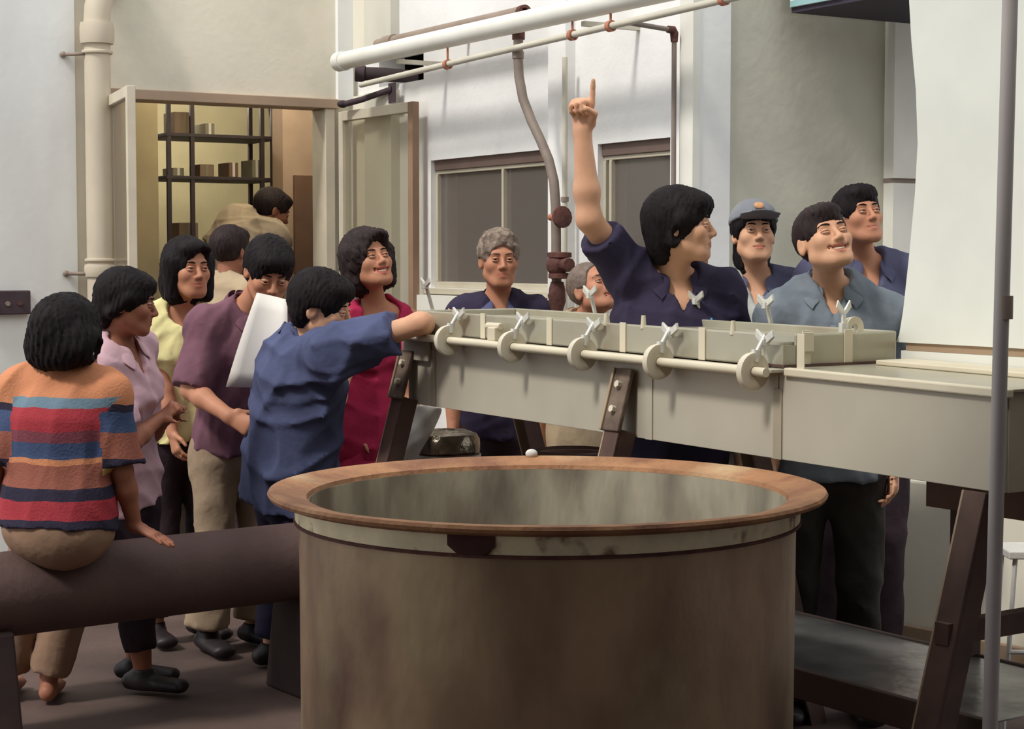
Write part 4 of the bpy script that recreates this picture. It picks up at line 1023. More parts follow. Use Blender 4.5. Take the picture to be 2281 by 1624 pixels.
def hand_solid(F, wr, dv, pn, th, s, pose):
    """wrist, direction to the fingers, palm normal (side the palm faces), thumb side"""
    dv = nrm(dv); th = nrm(th - dv * np.dot(th, dv)); pn = nrm(np.cross(dv, th)) * (1 if np.dot(np.cross(dv, th), pn) > 0 else -1)
    F.ellseg(wr - dv * .01 * s, wr + dv * .085 * s, .026 * s, .019 * s, .039 * s, .015 * s, pn, .012)
    curls = {'relaxed': [(25, 30, 20)] * 4, 'flat': [(4, 6, 4)] * 4, 'grip': [(70, 75, 40)] * 4, 'point': [(-2, 4, 3), (85, 95, 50), (88, 98, 50), (88, 98, 50)], 'half': [(45, 45, 30)] * 4}[pose]
    ln = [.072, .080, .074, .058]
    for i in range(4):
        p = wr + (dv * .086 + th * (.0295 - .0195 * i)) * s - dv * .006 * abs(i - 1.2) * s; a = 0
        spread = th * (.06 - .045 * i)
        for j, fr in enumerate((.46, .30, .24)):
            a += rad(curls[i][j]); d_ = nrm(dv * math.cos(a) + pn * math.sin(a) + spread * math.cos(a))
            p2 = p + d_ * ln[i] * fr * s; r0 = (.0092 - .0008 * j) * s * (.88 if i == 3 else 1)
            F.cone(p, p2, r0, r0 * .93, .0035); p = p2
    tb = wr + (dv * .022 + th * .028) * s
    if pose in ('grip', 'point'): d1, d2 = nrm(dv * .75 + th * .35 + pn * .55), nrm(dv * .45 - th * .55 + pn * .6)
    else: d1, d2 = nrm(dv * .7 + th * .75 + pn * .2), nrm(dv * .9 + th * .35 + pn * .25)
    p1 = tb + d1 * .042 * s; p2 = p1 + d2 * .034 * s
    F.cone(wr + dv * .01 * s + th * .012 * s, tb, .014 * s, .0135 * s, .01); F.cone(tb, p1, .0125 * s, .0105 * s, .006); F.cone(p1, p2, .0105 * s, .008 * s, .003)

def folds(seed, amp):
    """soft cloth ridges standing out from the surface"""
    rnd = np.random.RandomState(seed); K = []
    for f in (13, 19, 26, 37):
        k = rnd.normal(0, 1, 3) * A3(1, 1, .55); K.append((k / np.linalg.norm(k), rnd.uniform(0, 6), f))
    def fn(X, Yy, Zz):
        r = 0; wx = .045 * np.sin(9 * Zz + 4 * Yy + seed) + .03 * np.sin(17 * Zz - 6 * X); wz = .05 * np.sin(8 * X + 5 * Yy + 2 * seed)
        for i, (k, ph, f) in enumerate(K):
            a = f * (k[0] * (X + wx) + k[1] * (Yy + wx) + k[2] * (Zz + wz)) + ph
            r = r + (1 - np.abs(np.sin(a))) ** 2.2 * (1.0, .8, .55, .35)[i]
        return -amp * r + amp * .5
    return fn

def person(label, head, hyaw=0, hpitch=0, hroll=0, byaw=0, s=1.0, neck=None, pelvis=None, arms=None, legs=None, skin='skin_tan', hair=('short', 'hair_black'),
           shirt=None, lower=None, female=False, opts=None, seed=1, feet='shoe_black', label_group='people gathered around the trough', hs=None, shoulders=None, barefoot=False):
    o = dict(opts or {}); o['skin'] = skin
    hs = hs or s
    B = Rz(rad(byaw)); R = Rz(rad(hyaw)) @ Rx(-rad(hpitch)) @ Ry(rad(hroll))
    H = P(*head)
    N = P(*neck) if neck else H + R @ A3(0, .02, 0) + B @ A3(0, .02, -.170) * s
    Pv = P(*pelvis) if pelvis else N + B @ A3(0, .01, 0) - Z * .50 * s
    up = nrm(N - Pv); r0 = B @ A3(1, 0, 0)
    N = N + up * .022 * s
    fr = nrm(np.cross(r0, up)); rt = np.cross(up, fr)          # fr: chest direction, rt: towards the subject's left
    bw = .93 if female else 1.0
    SH = {}
    for sd, sg in (('L', 1), ('R', -1)):
        SH[sd] = N - up * .062 * s + rt * sg * .158 * s * bw - fr * -.0
        if shoulders and sd in shoulders: SH[sd] = P(*shoulders[sd])
    AR = {}
    for sd, sg in (('L', 1), ('R', -1)):
        a = (arms or {}).get(sd, {})
        el = P(*a['el']) if 'el' in a else SH[sd] - up * .27 * s + rt * sg * .045 * s - fr * .03 * s
        wr = P(*a['wr']) if 'wr' in a else el - up * .23 * s + rt * sg * .0 + fr * .07 * s
        hd = nrm(P(*a['hd']) - wr) if 'hd' in a else nrm(wr - el)
        pn = a.get('pn', -rt * sg); th = a.get('th', fr)
        AR[sd] = (el, wr, hd, np.asarray(pn, float), np.asarray(th, float), a.get('pose', 'relaxed'))
    HP = {}; LG = {}
    for sd, sg in (('L', 1), ('R', -1)):
        HP[sd] = Pv + rt * sg * .085 * s - up * .04 * s
        l = (legs or {}).get(sd, {})
        an = P(*l['an']) if 'an' in l else A3(HP[sd][0], HP[sd][1], .085) + r0 * sg * .02 + (B @ A3(0, .02, 0))
        if an[2] < .085: an[2] = .085
        kn = P(*l['kn']) if 'kn' in l else (HP[sd] + an) / 2 + B @ A3(0, -.03, 0)
        ft = l.get('ft', B @ A3(0.15 * sg, -1, 0))
        LG[sd] = (kn, an, nrm(np.asarray(ft, float)))
    base = np.mean([LG['L'][1], LG['R'][1]], axis=0) * A3(1, 1, 0)
    t = thing('person', label, 'person', base, label_group)
    # ---- body
    pts = [H, N, Pv] + [x for k in AR for x in AR[k][:2]] + [AR[k][1] + AR[k][2] * .2 for k in AR] + [x for k in LG for x in LG[k][:2]] + [LG[k][1] + LG[k][2] * .2 for k in LG]
    lo, hi = np.min(pts, 0) - .19, np.max(pts, 0) + .19; lo[2] = min(lo[2], -.02); lo[2] = -.03
    bands = [(H + R @ A3(0, -.01, -.01), .14 * hs, .0046)]
    for k in AR:
        if (arms or {}).get(k, {}).get('fine'): bands.append((AR[k][1] + AR[k][2] * .07, .10, .0058))
    F = Field(lo, hi, .0155, bands)
    nb = H + R @ A3(0, .022, -.055) * hs
    def torso(F, e, k=.05, pe=0.0):
        F.ellseg(Pv - up * .06 * s, Pv + up * .05 * s, (.150 + e + pe) * s * (1.02 if female else 1), (.098 + e + pe) * s, (.140 + e) * s, (.094 + e) * s, fr, k)
        F.ellseg(Pv + up * .05 * s, Pv + up * .18 * s, (.140 + e) * s, (.094 + e) * s, (.122 if female else .130) * s + e, (.088 + e) * s, fr, k)
        F.ellseg(Pv + up * .18 * s, N - up * .15 * s, (.122 if female else .130) * s + e, (.088 + e) * s, (.148 + e) * s * bw, (.104 + e) * s, fr, k)
        F.ellseg(N - up * .15 * s, N - up * .05 * s, (.148 + e) * s * bw, (.104 + e) * s, (.125 + e) * s * bw, (.070 + e) * s, fr, k)
        if female:
            for sg in (1, -1): F.ball(N - up * .20 * s + rt * sg * .068 * s + fr * .072 * s, (.050 + e) * s, .03)
        for sd in 'LR':
            F.cone(N - up * .015 * s - fr * .012, SH[sd] + up * .004, (.040 + e * .8) * s, (.048 + e) * s * bw, .035)
            F.ball(SH[sd] - up * .01, (.056 + e) * s * bw, .03)
    torso(F, 0.0)
    neck_r = (.044 if female else .051) * hs
    F.cone(N - up * .03 * s, nb, neck_r * 1.12, neck_r * .95, .025)
    af = .88 if female else 1.0
    for sd in 'LR':
        el, wr, hd, pn, th, pose = AR[sd]
        F.cone(SH[sd], el, .046 * s * af, .037 * s * af, .02); m_ = el * .68 + wr * .32
        F.cone(el, m_, .037 * s * af, .038 * s * af, .02); F.cone(m_, wr, .038 * s * af, .0255 * s * af, .02)
        hand_solid(F, wr, hd, pn, th, s * af, pose)
        kn, an, ft = LG[sd]
        F.cone(HP[sd], kn, .080 * s, .052 * s, .03); c_ = kn * .65 + an * .35; F.cone(kn, c_, .052 * s, .053 * s, .02); F.cone(c_, an, .053 * s, .034 * s, .02)
        F.ellseg(an - Z * .045 - ft * .04, an - Z * .055 + ft * .14 * s, .032 * s, .030 * s, .040 * s, .022 * s, Z, .02)
    head_solid(F, H, R, hs, o)
    def pick(c):
        l = ((c - H) @ R) / hs
        wd, cv, gap = mouth_of(o); x_ = np.clip(l[:, 0] / wd, -1, 1)
        return ((np.abs(l[:, 0]) < wd) & (np.abs(l[:, 2] + .0642 - cv * x_ ** 2) < (.0095 + gap * .5) * np.sqrt(1 - .95 * x_ ** 2)) & (l[:, 1] < -.07)).astype(int)
    F.mesh('body', [skin, o.get('lip', 'lip_dark' if skin == 'skin_brown' else 'lip_rose')], t, pick)
    head_bits(t, H, R, hs, o, hair[1] if hair[1] != 'hair_grey' else 'hair_thin_grey')
    hair_mesh(t, H, R, hs, hair[0], hair[1], o)
    # ---- shirt
    sh = dict(shirt or {}); sm = sh.get('mat', 'navy'); e = sh.get('fit', .020); so = None
    if shirt:
        hem = Pv - up * sh.get('hem', .08) * s
        pts = [N + up * .1, hem] + [AR[k][0] for k in AR] + [SH[k] for k in SH] + ([AR[k][1] for k in AR] if sh.get('sleeve', .6) > 1 else [])
        lo, hi = np.min(pts, 0) - .26, np.max(pts, 0) + .26; lo[2] = max(lo[2], -.02)
        G = Field(lo, hi, sh.get('res', .0105), [(N, .13, .0075)])
        torso(G, e, pe=.014)
        if sh.get('hem', .08) > .1: G.ellseg(Pv - up * (sh['hem'] + .05) * s, Pv, (.158 + e) * s, (.112 + e) * s, (.150 + e) * s, (.100 + e) * s, fr, .04)
        if sh.get('loose'): G.ellseg(Pv - up * .02, N - up * .2 * s, (.145 + e) * s, (.115 + e) * s, (.15 + e) * s, (.105 + e) * s, fr, .05)
        G.cut_plane(hem, -up)
        sv = sh.get('sleeve', .6)
        for sd in 'LR':
            el, wr = AR[sd][:2]; q_ = sv if np.isscalar(sv) else sv[sd]
            sr = sh.get('sleeve_r', 1.0)
            if q_ <= 0: continue
            if q_ <= 1: G.cone(SH[sd], SH[sd] + (el - SH[sd]) * q_, (.055 + e * .7) * s * af, (.047 + e * .9) * s * af * sr, .03, flat=True)
            else:
                G.cone(SH[sd], el, (.055 + e * .7) * s * af, (.042 + e * .9) * s * af, .03); G.cone(el, el + (wr - el) * (q_ - 1), (.042 + e * .9) * s * af, (.034 + e * .9) * s * af, .02, flat=True)
        nk = sh.get('neck', 'v')
        G.cone(N + up * .005 * s - fr * .004, N + (nb - N) * 1.6 + up * .02, neck_r * (1.12 if nk != 'crew' else 1.22), neck_r * 1.5, .006, sub=True)
        if nk == 'v':
            dp, sl = sh.get('vdepth', .11) * s, sh.get('vslope', .40); V0 = N - up * dp
            def wedge(X, Yy, Zz):
                x, y, z = X - V0[0], Yy - V0[1], Zz - V0[2]
                return np.maximum((np.abs(x * rt[0] + y * rt[1] + z * rt[2]) - sl * (x * up[0] + y * up[1] + z * up[2])) * .9, -(x * fr[0] + y * fr[1] + z * fr[2]) + .01)
            G.op(wedge, V0 - .3, V0 + .3, .004, sub=True)
        elif nk == 'scoop':
            G.ell(N - up * .02 * s + fr * .07 * s, A3(.085, .085, .085) * s, np.eye(3), .01, sub=True)
        elif nk == 'tank':
            G.ell(N - up * .01 * s + fr * .06 * s, A3(.09, .09, .09) * s, np.eye(3), .01, sub=True)
            for sd, sg in (('L', 1), ('R', -1)): G.ball(SH[sd] + rt * sg * .035 + up * .012, .066 * s, .01, sub=True)
        G.disp(folds(seed, sh.get('fold', .011)))
        pk = None; mats = [sm]
        if sh.get('sleeve_mat'):
            mats = [sm, sh['sleeve_mat']]
            def pk(c):
                d = np.full(len(c), 0)
                for sd, sg in (('L', 1), ('R', -1)):
                    a_, b_ = SH[sd], AR[sd][0]; v_ = b_ - a_; tr_ = ((c - a_) @ v_) / (v_ @ v_); t_ = np.clip(tr_, 0, 1)
                    d |= ((np.linalg.norm(c - a_ - t_[:, None] * v_, axis=1) < .082 * s) & (((c - a_) @ rt) * sg > -.03 * s) & (tr_ < .99)).astype(int)
                return d
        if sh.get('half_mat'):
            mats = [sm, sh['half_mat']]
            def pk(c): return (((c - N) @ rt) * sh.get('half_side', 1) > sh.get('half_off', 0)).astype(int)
        so = G.mesh('shirt' if not sh.get('name') else sh['name'], mats, t, pk, smooth_it=1)
        from mathutils.bvhtree import BVHTree
        bv = None
        def drape(x, z, off=.003, face=1):          # a point on the shirt front: x to the subject's left, z below the neck base
            nonlocal bv
            if bv is None:
                dg = so.data; bv = BVHTree.FromPolygons([v_.co[:] for v_ in dg.vertices], [p_.vertices[:] for p_ in dg.polygons])
            o_ = N - up * z * s + rt * x * s + fr * .5 * face - base
            h_ = bv.ray_cast(Vector(o_), Vector(-fr * face))
            if h_[0] is None: return N - up * z * s + rt * x * s + fr * .12
            return np.array(h_[0]) + base + fr * off * face
        if nk == 'v' and sh.get('collar', True):
            cm = sh.get('collar_mat', sm)
            for sg in (-1, 1):
                def f(m):
                    n_ = 9; vs = []
                    for i in range(n_):
                        a_ = math.pi * i / (n_ - 1)                      # 0 = nape, pi = front
                        cx, cy = math.sin(a_) * .068 * s * sg, math.cos(a_) * -.070 * s
                        fall = (1 - math.cos(a_)) / 2
                        ce = N + rt * cx + fr * (cy + .0) + up * (.062 - .070 * fall) * s
                        if i == n_ - 1: ce = N - up * dp * .42 + rt * sg * (dp * .58 * sl + .004) + fr * (.088 * s)
                        oe = N + rt * cx * (1.40 + .15 * fall) + fr * cy * 1.3 + up * (.016 - .050 * fall) * s
                        if i >= 5 and i < n_ - 1:
                            oe = drape((cx * 1.3 + sg * .010 * (i - 4)) / s, .030 + .016 * (i - 4), .007)
                        if i == n_ - 1: oe = drape(sg * (dp * .45 * sl + .046), dp * .62 / s, .007)
                        if i >= 6 and i < n_: ce = ce + fr * .012 * s
                        vs += [ce, (ce + oe) / 2 + fr * .004 + up * .006, oe]
                    m.add(vs, [(i * 3 + j, (i + 1) * 3 + j, (i + 1) * 3 + j + 1, i * 3 + j + 1) for i in range(n_ - 1) for j in range(2)])
                c_ = part('collar', cm, so, f, smooth=True)
                md = c_.modifiers.new('thick', 'SOLIDIFY'); md.thickness = .004; md.offset = 0
                c_.modifiers.new('round', 'SUBSURF').levels = 1
        if sh.get('placket'):
            def f(m):
                zs_ = np.linspace(dp / s + .005, .50, 14); vs = []
                for z_ in zs_: vs += [drape(-.014, z_, .0035), drape(.014, z_, .0035)]
                m.add(vs, [(2 * i, 2 * i + 1, 2 * i + 3, 2 * i + 2) for i in range(13)])
            c_ = part('placket', sm, so, f, smooth=True); c_.modifiers.new('thick', 'SOLIDIFY').thickness = .003
            for z_ in (dp / s + .02, dp / s + .11, dp / s + .20):
                q_ = drape(0, z_, .006); part('button', sh.get('button', 'button_dark'), so, lambda m: m.tube([q_, q_ + fr * .003], .0055 * s, 10))
        for x_, z_ in sh.get('pockets', ()):
            def f(m):
                g_ = [(x_ + dx, z_ + dz) for dz in (0, .03, .06, .09, .105) for dx in (-.045, -.022, 0, .022, .045)]
                vs = [drape(a_, b_ - (.012 if abs(a_ - x_) > .04 and b_ > z_ + .1 else 0), .004) for a_, b_ in g_]
                m.add(vs, [(i * 5 + j, i * 5 + j + 1, (i + 1) * 5 + j + 1, (i + 1) * 5 + j) for i in range(4) for j in range(4)])
            c_ = part('pocket', sm, so, f, smooth=True); c_.modifiers.new('thick', 'SOLIDIFY').thickness = .004
            def f(m):
                vs = [drape(x_ + dx, z_ + dz + (.008 if abs(dx) < .01 else 0) * (dz > .01), .009) for dz in (-.008, .012, .03) for dx in (-.047, -.022, 0, .022, .047)]
                m.add(vs, [(i * 5 + j, i * 5 + j + 1, (i + 1) * 5 + j + 1, (i + 1) * 5 + j) for i in range(2) for j in range(4)])
            c_ = part('pocket_flap', sm, so, f, smooth=True); c_.modifiers.new('thick', 'SOLIDIFY').thickness = .004
        o['drape'] = drape
    # ---- trousers / skirt
    lw = dict(lower or {}); lm = lw.get('mat', 'dark_trousers')
    if lw.get('kind', 'trousers') == 'trousers':
        pts = [Pv + up * .12] + [x for k in LG for x in LG[k][:2]] + [HP[k] for k in HP]
        lo, hi = np.min(pts, 0) - .22, np.max(pts, 0) + .22; lo[2] = max(.0, lo[2])
        G = Field(lo, hi, .0125)
        tp = Pv + up * lw.get('rise', .04) * s
        ew = lw.get('waist_e', .010)
        G.ellseg(Pv - up * .06 * s, tp, (.152 + ew + .005) * s, (.104 + ew + .005) * s, (.142 + ew) * s, (.097 + ew) * s, fr, .04, flat=2)
        for sd in 'LR':
            kn, an, ft = LG[sd]; cut = lw.get('length', .93); b_ = kn + (an - kn) * cut
            G.cone(HP[sd], kn, .094 * s, .070 * s, .03); G.cone(kn, b_, .070 * s, lw.get('flare', .062) * s, .02, flat=True)
        G.disp(folds(seed + 7, lw.get('fold', .008))); lo_ = G.mesh('trousers', lm, t, smooth_it=1)
    else:
        pts = [Pv + up * .16] + [x for k in LG for x in LG[k][:1]] + [HP[k] for k in HP]
        lo, hi = np.min(pts, 0) - .28, np.max(pts, 0) + .28; lo[2] = max(.0, lo[2])
        G = Field(lo, hi, .0125); kc = (LG['L'][0] + LG['R'][0]) / 2
        dwn = nrm(kc - Pv); G.ellseg(Pv + up * .10 * s, Pv - up * .03, .15 * s, .108 * s, .172 * s, .122 * s, fr, .03, flat=1)
        G.ellseg(Pv - up * .02, kc + dwn * lw.get('below', .06), .168 * s, .122 * s, (.185 + lw.get('wide', .03)) * s, (.13 + lw.get('wide', .03)) * s, fr if abs(np.dot(fr, dwn)) < .7 else up, .04, flat=2)
        G.disp(folds(seed + 9, .010)); G.mesh('skirt', lm, t)
    if not barefoot:
        for sd in 'LR':
            kn, an, ft = LG[sd]
            G = Field(an - A3(.26, .26, .10), an + A3(.26, .26, .1), .011)
            G.ellseg(an - Z * .042 - ft * .045, an - Z * .052 + ft * .155 * s, .040 * s, .034 * s, .048 * s, .026 * s, Z, .02); G.cone(an - Z * .03, an + Z * .005, .042 * s, .042 * s, .02, flat=True)
            G.cut_plane(A3(0, 0, .002), A3(0, 0, -1)); G.mesh('shoe', feet, t)
    return t, dict(H=H, R=R, N=N, up=up, fr=fr, rt=rt, AR=AR, SH=SH, base=base, hs=hs, s=s, drape=o.get('drape'), Pv=Pv)
# ------------------------------------------------------------------ the people
zpx = lambda y, d: CAM_Z - (y - 575) / FPX * d
zs_ = lambda y: zpx(y, 5.5)
OR, TE, RE, PU, BL, BR, NV, YE = (200, 134, 98), (110, 132, 146), (166, 62, 70), (126, 70, 80), (70, 84, 116), (148, 92, 78), (54, 50, 66), (196, 164, 102)
stripes('sweater_stripes', [(zs_(800), OR), (zs_(882), TE), (zs_(903), RE), (zs_(955), PU), (zs_(978), BL), (zs_(1014), OR), (zs_(1026), BR), (zs_(1078), NV), (zs_(1106), RE), (zs_(1150), NV)])
stripes('sleeve_stripes', [(zs_(800), OR), (zs_(896), NV), (zs_(912), BL), (zs_(958), BR), (zs_(1018), NV), (zs_(1040), YE)])

# seated woman in the striped sweater, back to the camera
ps = person('seated woman in striped knit sweater on the iron pipe, back turned', (155, 752, 5.48), hyaw=148, hpitch=-2, byaw=168, s=.97, neck=(145, 845, 5.50), pelvis=(132, 1138, 5.47),
       arms={'R': dict(el=(272, 1050, 5.46), wr=(300, 1172, 5.52), hd=(352, 1196, 5.50), pose='flat', pn=A3(0, 0, -1), th=A3(.2, 1, 0), fine=True), 'L': dict(el=(-14, 1040, 5.46), wr=(30, 1190, 5.85))},
       legs={'R': dict(kn=(205, 1180, 5.93), an=(110, 1560, 5.92), ft=A3(-.1, 1, 0)), 'L': dict(kn=(70, 1180, 5.95), an=(20, 1560, 5.95), ft=A3(-.1, 1, 0))},
       skin='skin_brown', hair=('mop', 'hair_black'), female=True, hs=1.02,
       shirt=dict(mat='sweater_stripes', sleeve_mat='sleeve_stripes', sleeve=.93, neck='crew', hem=.05, fit=.028, fold=.006, sleeve_r=1.12, res=.0065, name='sweater'), lower=dict(mat='tan_skirt', waist_e=.020, rise=.02, length=.97, flare=.07, fold=.004), seed=3, barefoot=True)
pso, psi = ps
part('earring', 'bag_white', pso, lambda m: m.ball(psi['H'] + psi['R'] @ A3(.088, -.004, -.045) * psi['hs'], .008), smooth=True); part('earring', 'bag_white', pso, lambda m: m.ball(psi['H'] + psi['R'] @ A3(-.088, -.004, -.045) * psi['hs'], .008), smooth=True)
# woman in the pink blouse
person('woman in pink blouse with dark tied-back hair beside the striped sweater', (285, 675, 5.92), hyaw=96, hpitch=-6, byaw=72, s=.90, neck=(258, 772, 5.95), pelvis=(268, 1085, 6.08),
       arms={'R': dict(el=(296, 985, 5.84), wr=(352, 935, 5.98), pose='relaxed', hd=(380, 915, 6.0)), 'L': dict(el=(330, 975, 6.15), wr=(372, 930, 6.08), pose='relaxed')},
       legs={'R': dict(an=(318, 1490, 6.02), ft=A3(1, -.25, 0)), 'L': dict(an=(300, 1490, 6.2), ft=A3(1, -.2, 0))},
       skin='skin_brown', hair=('tied', 'hair_black'), female=True, shirt=dict(mat='pink', sleeve=.8, vdepth=.13, hem=.06, fit=.024), lower=dict(mat='dark_trousers', length=.75), seed=5)
# woman in yellow
pw = person('woman in pale yellow T-shirt with a chin-length bob, watching', (418, 600, 6.8), hyaw=38, hpitch=2, byaw=38, s=.925, neck=(398, 697, 6.86), hs=.95,
       arms={'R': dict(el=(368, 872, 6.72), wr=(384, 965, 6.68), hd=(394, 1010, 6.66), fine=True)},
       skin='skin_tan', hair=('bob', 'hair_black'), female=True, shirt=dict(mat='yellow', sleeve=.62, neck='scoop', hem=.02, fit=.026, fold=.013, sleeve_r=1.15, name='t_shirt'), lower=dict(mat='dark_trousers'), seed=8, opts=dict(gaze=(8, 4), lip='lip_rose'))
pwo, pwi = pw
def f(m):
    c = pwi['N'] + pwi['up'] * .022; n = 26
    for i in range(n):
        a = 2 * math.pi * i / n; m.ball(c + pwi['rt'] * math.cos(a) * .052 + pwi['fr'] * (math.sin(a) * .054 + .004) - pwi['up'] * .012 * max(0, math.sin(a)), .0052, n=6, m=4)
part('necklace', 'necklace', pwo, f, smooth=True)
# man reading the sheet
pm = person('man in mauve shirt bowing his head over a sheet of paper', (598, 606, 6.55), hyaw=22, hpitch=-26, hroll=4, byaw=42, s=.98, neck=(545, 700, 6.66), pelvis=(520, 985, 6.72),
       arms={'R': dict(el=(425, 868, 6.50), wr=(512, 928, 6.36), hd=(556, 950, 6.33), pose='grip', fine=True, pn=A3(0, .3, 1), th=A3(.6, 0, .6)), 'L': dict(el=(640, 880, 6.62), wr=(612, 800, 6.42), pose='grip', hd=(600, 770, 6.42))},
       skin='skin_tan', hair=('full', 'hair_black'), shirt=dict(mat='purple', sleeve=.98, vdepth=.12, hem=.02, fit=.022, sleeve_r=1.15), lower=dict(mat='beige', flare=.085, rise=.08), seed=11, opts=dict(gaze=(0, -14)))
# man in blue reaching over the trough's end
person('man in blue work shirt bending to lean his arm on the trough', (718, 684, 6.22), hyaw=80, hpitch=-12, hroll=-6, byaw=118, s=1.0, neck=(672, 770, 6.30), pelvis=(640, 1055, 6.36),
       shoulders={'R': (735, 790, 6.12), 'L': (690, 790, 6.52)},
       arms={'R': dict(el=(936, 720, 6.03), wr=(952, 724, 6.28), hd=(975, 722, 6.36), pose='relaxed'), 'L': dict(el=(740, 910, 6.62), wr=(770, 830, 6.72))},
       skin='skin_light', hair=('full', 'hair_black'), shirt=dict(mat='blue_shirt', sleeve=.72, vdepth=.08, hem=.10, fit=.036, fold=.018, loose=True, sleeve_r=1.0), lower=dict(mat='navy_trousers', flare=.075), seed=14)
# woman in the red dress
person('smiling woman in magenta sleeveless dress looking up', (822, 585, 6.95), hyaw=34, hpitch=20, hroll=-6, byaw=22, s=.93, neck=(838, 695, 7.02), hs=.97,
       arms={'L': dict(el=(905, 860, 7.0)), 'R': dict(el=(790, 850, 7.0))},
       skin='skin_tan', hair=('wavy', 'hair_brown'), female=True, shirt=dict(mat='magenta', sleeve=0, neck='tank', hem=.12, fit=.022, collar=False, name='dress_top'), lower=dict(kind='skirt', mat='magenta'), seed=17, opts=dict(mouth='smile', lip='lip_red', gaze=(10, 8)))
# grey-haired man
person('grey-haired man in navy shirt standing before the wide window', (1112, 580, 7.45), hyaw=10, hpitch=2, byaw=4, s=.96, neck=(1112, 678, 7.5), skin='skin_tan', hair=('curly', 'hair_grey'),
       shirt=dict(mat='navy', vdepth=.12, vslope=.38, collar_mat='navy_light'), lower=dict(mat='dark_trousers'), seed=21, opts=dict(face_w=.96, gaze=(-4, 6)), hs=1.0)
# old man with cropped hair
person('old man with cropped thinning hair looking up beside the rusty valves', (1320, 645, 6.85), hyaw=38, hpitch=28, hroll=-4, byaw=20, s=.92, neck=(1296, 728, 6.95), skin='skin_tan', hair=('thin', 'hair_thin_grey'),
       shirt=dict(mat='beige_shirt', vdepth=.12), lower=dict(mat='drum_brown'), seed=23, opts=dict(mouth='open', teeth=False, face_w=.95))
# pointing man
pp, pi_ = person('man in navy work shirt pointing up with raised arm', (1518, 505, 5.66), hyaw=76, hpitch=4, hroll=0, byaw=12, s=1.03, neck=(1498, 626, 5.74), hs=.97,
       shoulders={'R': (1402, 606, 5.72)},
       arms={'R': dict(el=(1312, 488, 5.60), wr=(1297, 292, 5.58), hd=(1297, 240, 5.57), pose='point', pn=A3(-.25, -1, 0), th=A3(.9, -.25, 0), fine=True), 'L': dict(el=(1630, 800, 5.82))},
       skin='skin_light', hair=('bushy', 'hair_black'), shirt=dict(mat='navy', sleeve=.72, vdepth=.135, vslope=.46, fit=.024, sleeve_r=1.05, fold=.013, pockets=[(-.075, .20)], button='button'), lower=dict(mat='dark_green_trousers'), seed=29, opts=dict(brow_t=1.2))
d_ = pi_['drape']
part('pen', 'pen_blue', pp, lambda m: m.tube([d_(.085, .13, .012), d_(.085, .20, .012)], .0035, 8), smooth=True)
q_ = d_(-.004, .235, .006); part('button', 'button', pp, lambda m: m.tube([q_, q_ + pi_['fr'] * .004], .007, 10))
# hidden man behind him
person('man mostly hidden behind the pointing man, cheek showing', (1531, 550, 6.45), hyaw=12, hpitch=10, byaw=0, s=.99, skin='skin_tan', hair=('short', 'hair_black'), shirt=dict(mat='slate'), lower=dict(mat='dark_trousers'), seed=31)
# man in the cap
pc, ci = person('young man in grey peaked cap looking up', (1680, 522, 6.35), hyaw=4, hpitch=10, byaw=-4, s=.99, neck=(1682, 628, 6.42), hs=.92, skin='skin_light', hair=('undercap', 'hair_black'),
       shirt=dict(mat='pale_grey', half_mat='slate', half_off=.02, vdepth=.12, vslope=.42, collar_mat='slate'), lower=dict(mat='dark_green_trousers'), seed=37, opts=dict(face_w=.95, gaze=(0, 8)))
def cap():
    H, R, s = ci['H'], ci['R'], ci['hs']; lo, hi = A3(-.14, -.24, -.05), A3(.14, .17, .18)
    G = Field(lo, hi, .0055); I = np.eye(3)
    G.ell(A3(0, .012, .050), A3(.094, .116, .090), I, .01); G.op(lambda X, Yy, Zz: Zz - (.045 - .10 * (Yy + .0)) * 1.0 + 0 * X, lo, hi, .004, sub=True)
    c = G.mesh('cap', 'cap_grey', pc, xf=lambda v: H + (v * s) @ R.T, smooth_it=1)
    G = Field(lo, hi, .0055); G.ell(A3(0, -.112, .052), A3(.082, .070, .007), Rx(rad(-6)), .004); G.op(lambda X, Yy, Zz: -.075 - Yy + 0 * X + 0 * Zz, lo, hi, .004, sub=True) if False else None
    b = G.mesh('cap_peak', 'cap_grey', pc, xf=lambda v: H + (v * s) @ R.T)
    part('cap_badge', 'cap_badge', c, lambda m: m.ball(H + R @ A3(0, -.104, .092) * s, A3(.020, .006, .016) * s, R @ Rx(rad(-28))), smooth=True)
cap()
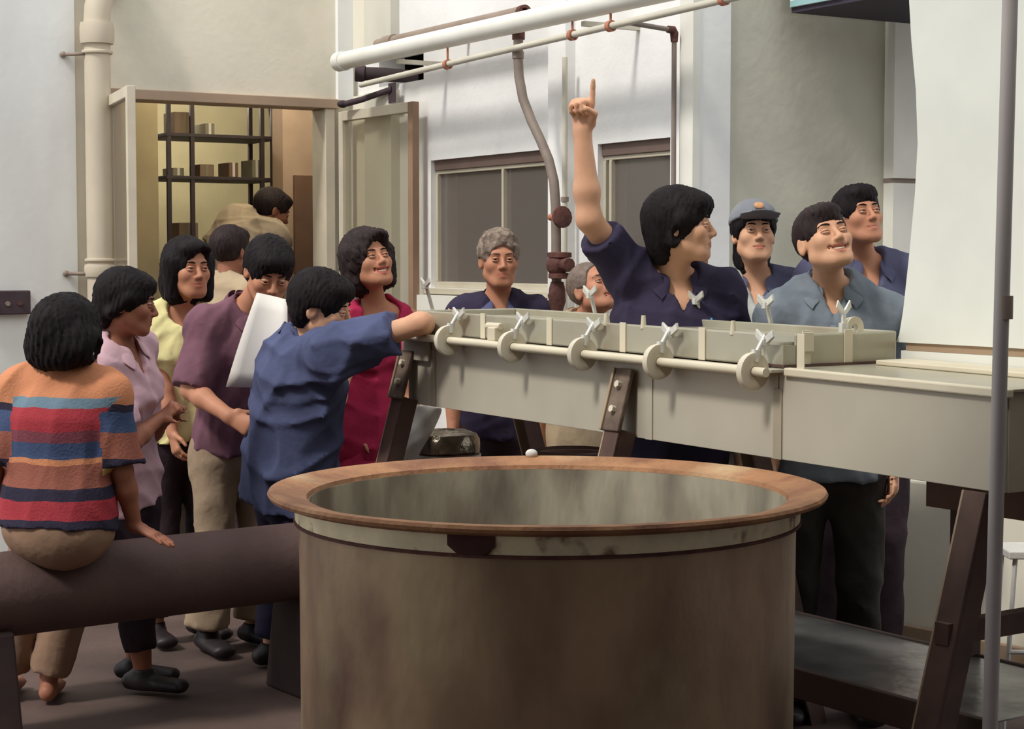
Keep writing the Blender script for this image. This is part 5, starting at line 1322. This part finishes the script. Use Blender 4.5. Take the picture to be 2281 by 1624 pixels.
# man in the grey-blue shirt
person('smiling man in grey-blue work shirt gazing up at the right', (1836, 537, 5.6), hyaw=16, hpitch=24, hroll=-8, byaw=-4, s=1.03, neck=(1850, 648, 5.70), hs=.93,
       shoulders={'R': (1738, 706, 5.68), 'L': (1962, 700, 5.72)}, arms={'R': dict(el=(1716, 860, 5.70)), 'L': dict(el=(1985, 860, 5.75))},
       skin='skin_light', hair=('short', 'hair_brown'), shirt=dict(mat='grey_blue', vdepth=.115, vslope=.44, collar_mat='grey_blue', placket=True, pockets=[(-.085, .17), (.085, .17)], sleeve=.7, fit=.024), lower=dict(mat='dark_green_trousers'), seed=41, opts=dict(mouth='smile', face_w=1.06, gaze=(12, 6), squint=.55))
# rear man
person('tall man in slate shirt looking up behind the smiling man', (1912, 484, 6.28), hyaw=20, hpitch=16, hroll=-4, byaw=10, s=1.02, neck=(1922, 592, 6.36), hs=.92, skin='skin_tan', hair=('short', 'hair_black'),
       shirt=dict(mat='slate', vdepth=.13), lower=dict(mat='dark_trousers'), seed=43, opts=dict(gaze=(10, 8), face_w=.95))
# two in the doorway
person('person in pale grey shirt bent over inside the doorway, back turned', (606, 470, 10.0), hyaw=120, hpitch=-20, byaw=150, s=.98, neck=(575, 500, 10.0), pelvis=(500, 640, 9.95), skin='skin_brown', hair=('short', 'hair_brown'),
       shirt=dict(mat='doorway_grey', sleeve=.7, neck='crew', fit=.045, loose=True), lower=dict(mat='dark_trousers'), seed=47, label_group='people in the doorway')
person('person in beige shirt with dark hair standing behind in the doorway', (515, 560, 8.1), hyaw=150, hpitch=0, byaw=150, s=.93, skin='skin_brown', hair=('short', 'hair_brown'),
       shirt=dict(mat='beige_shirt', neck='crew', fit=.024), lower=dict(mat='dark_trousers'), seed=53, label_group='people in the doorway')
# the sheet of paper in the reader's hands
c_ = [P(572, 652, 6.38), P(640, 668, 6.40), P(648, 868, 6.30), P(503, 862, 6.26)]
def f(m):
    n, k = 6, 6; vs = []
    for i in range(n + 1):
        for j in range(k + 1):
            a, b = i / n, j / k
            p = (c_[0] * (1 - b) + c_[1] * b) * (1 - a) + (c_[3] * (1 - b) + c_[2] * b) * a
            vs.append(p + A3(0, .02 * math.sin(math.pi * b) - .025 * math.sin(math.pi * a), 0))
    m.add(vs, [(i * (k + 1) + j, (i + 1) * (k + 1) + j, (i + 1) * (k + 1) + j + 1, i * (k + 1) + j + 1) for i in range(n) for j in range(k)])
o = part('paper_sheet', 'paper', None, f, smooth=True); tag(o, 'large white sheet of paper held by the man in mauve', 'paper')
md = o.modifiers.new('thick', 'SOLIDIFY'); md.thickness = .0012
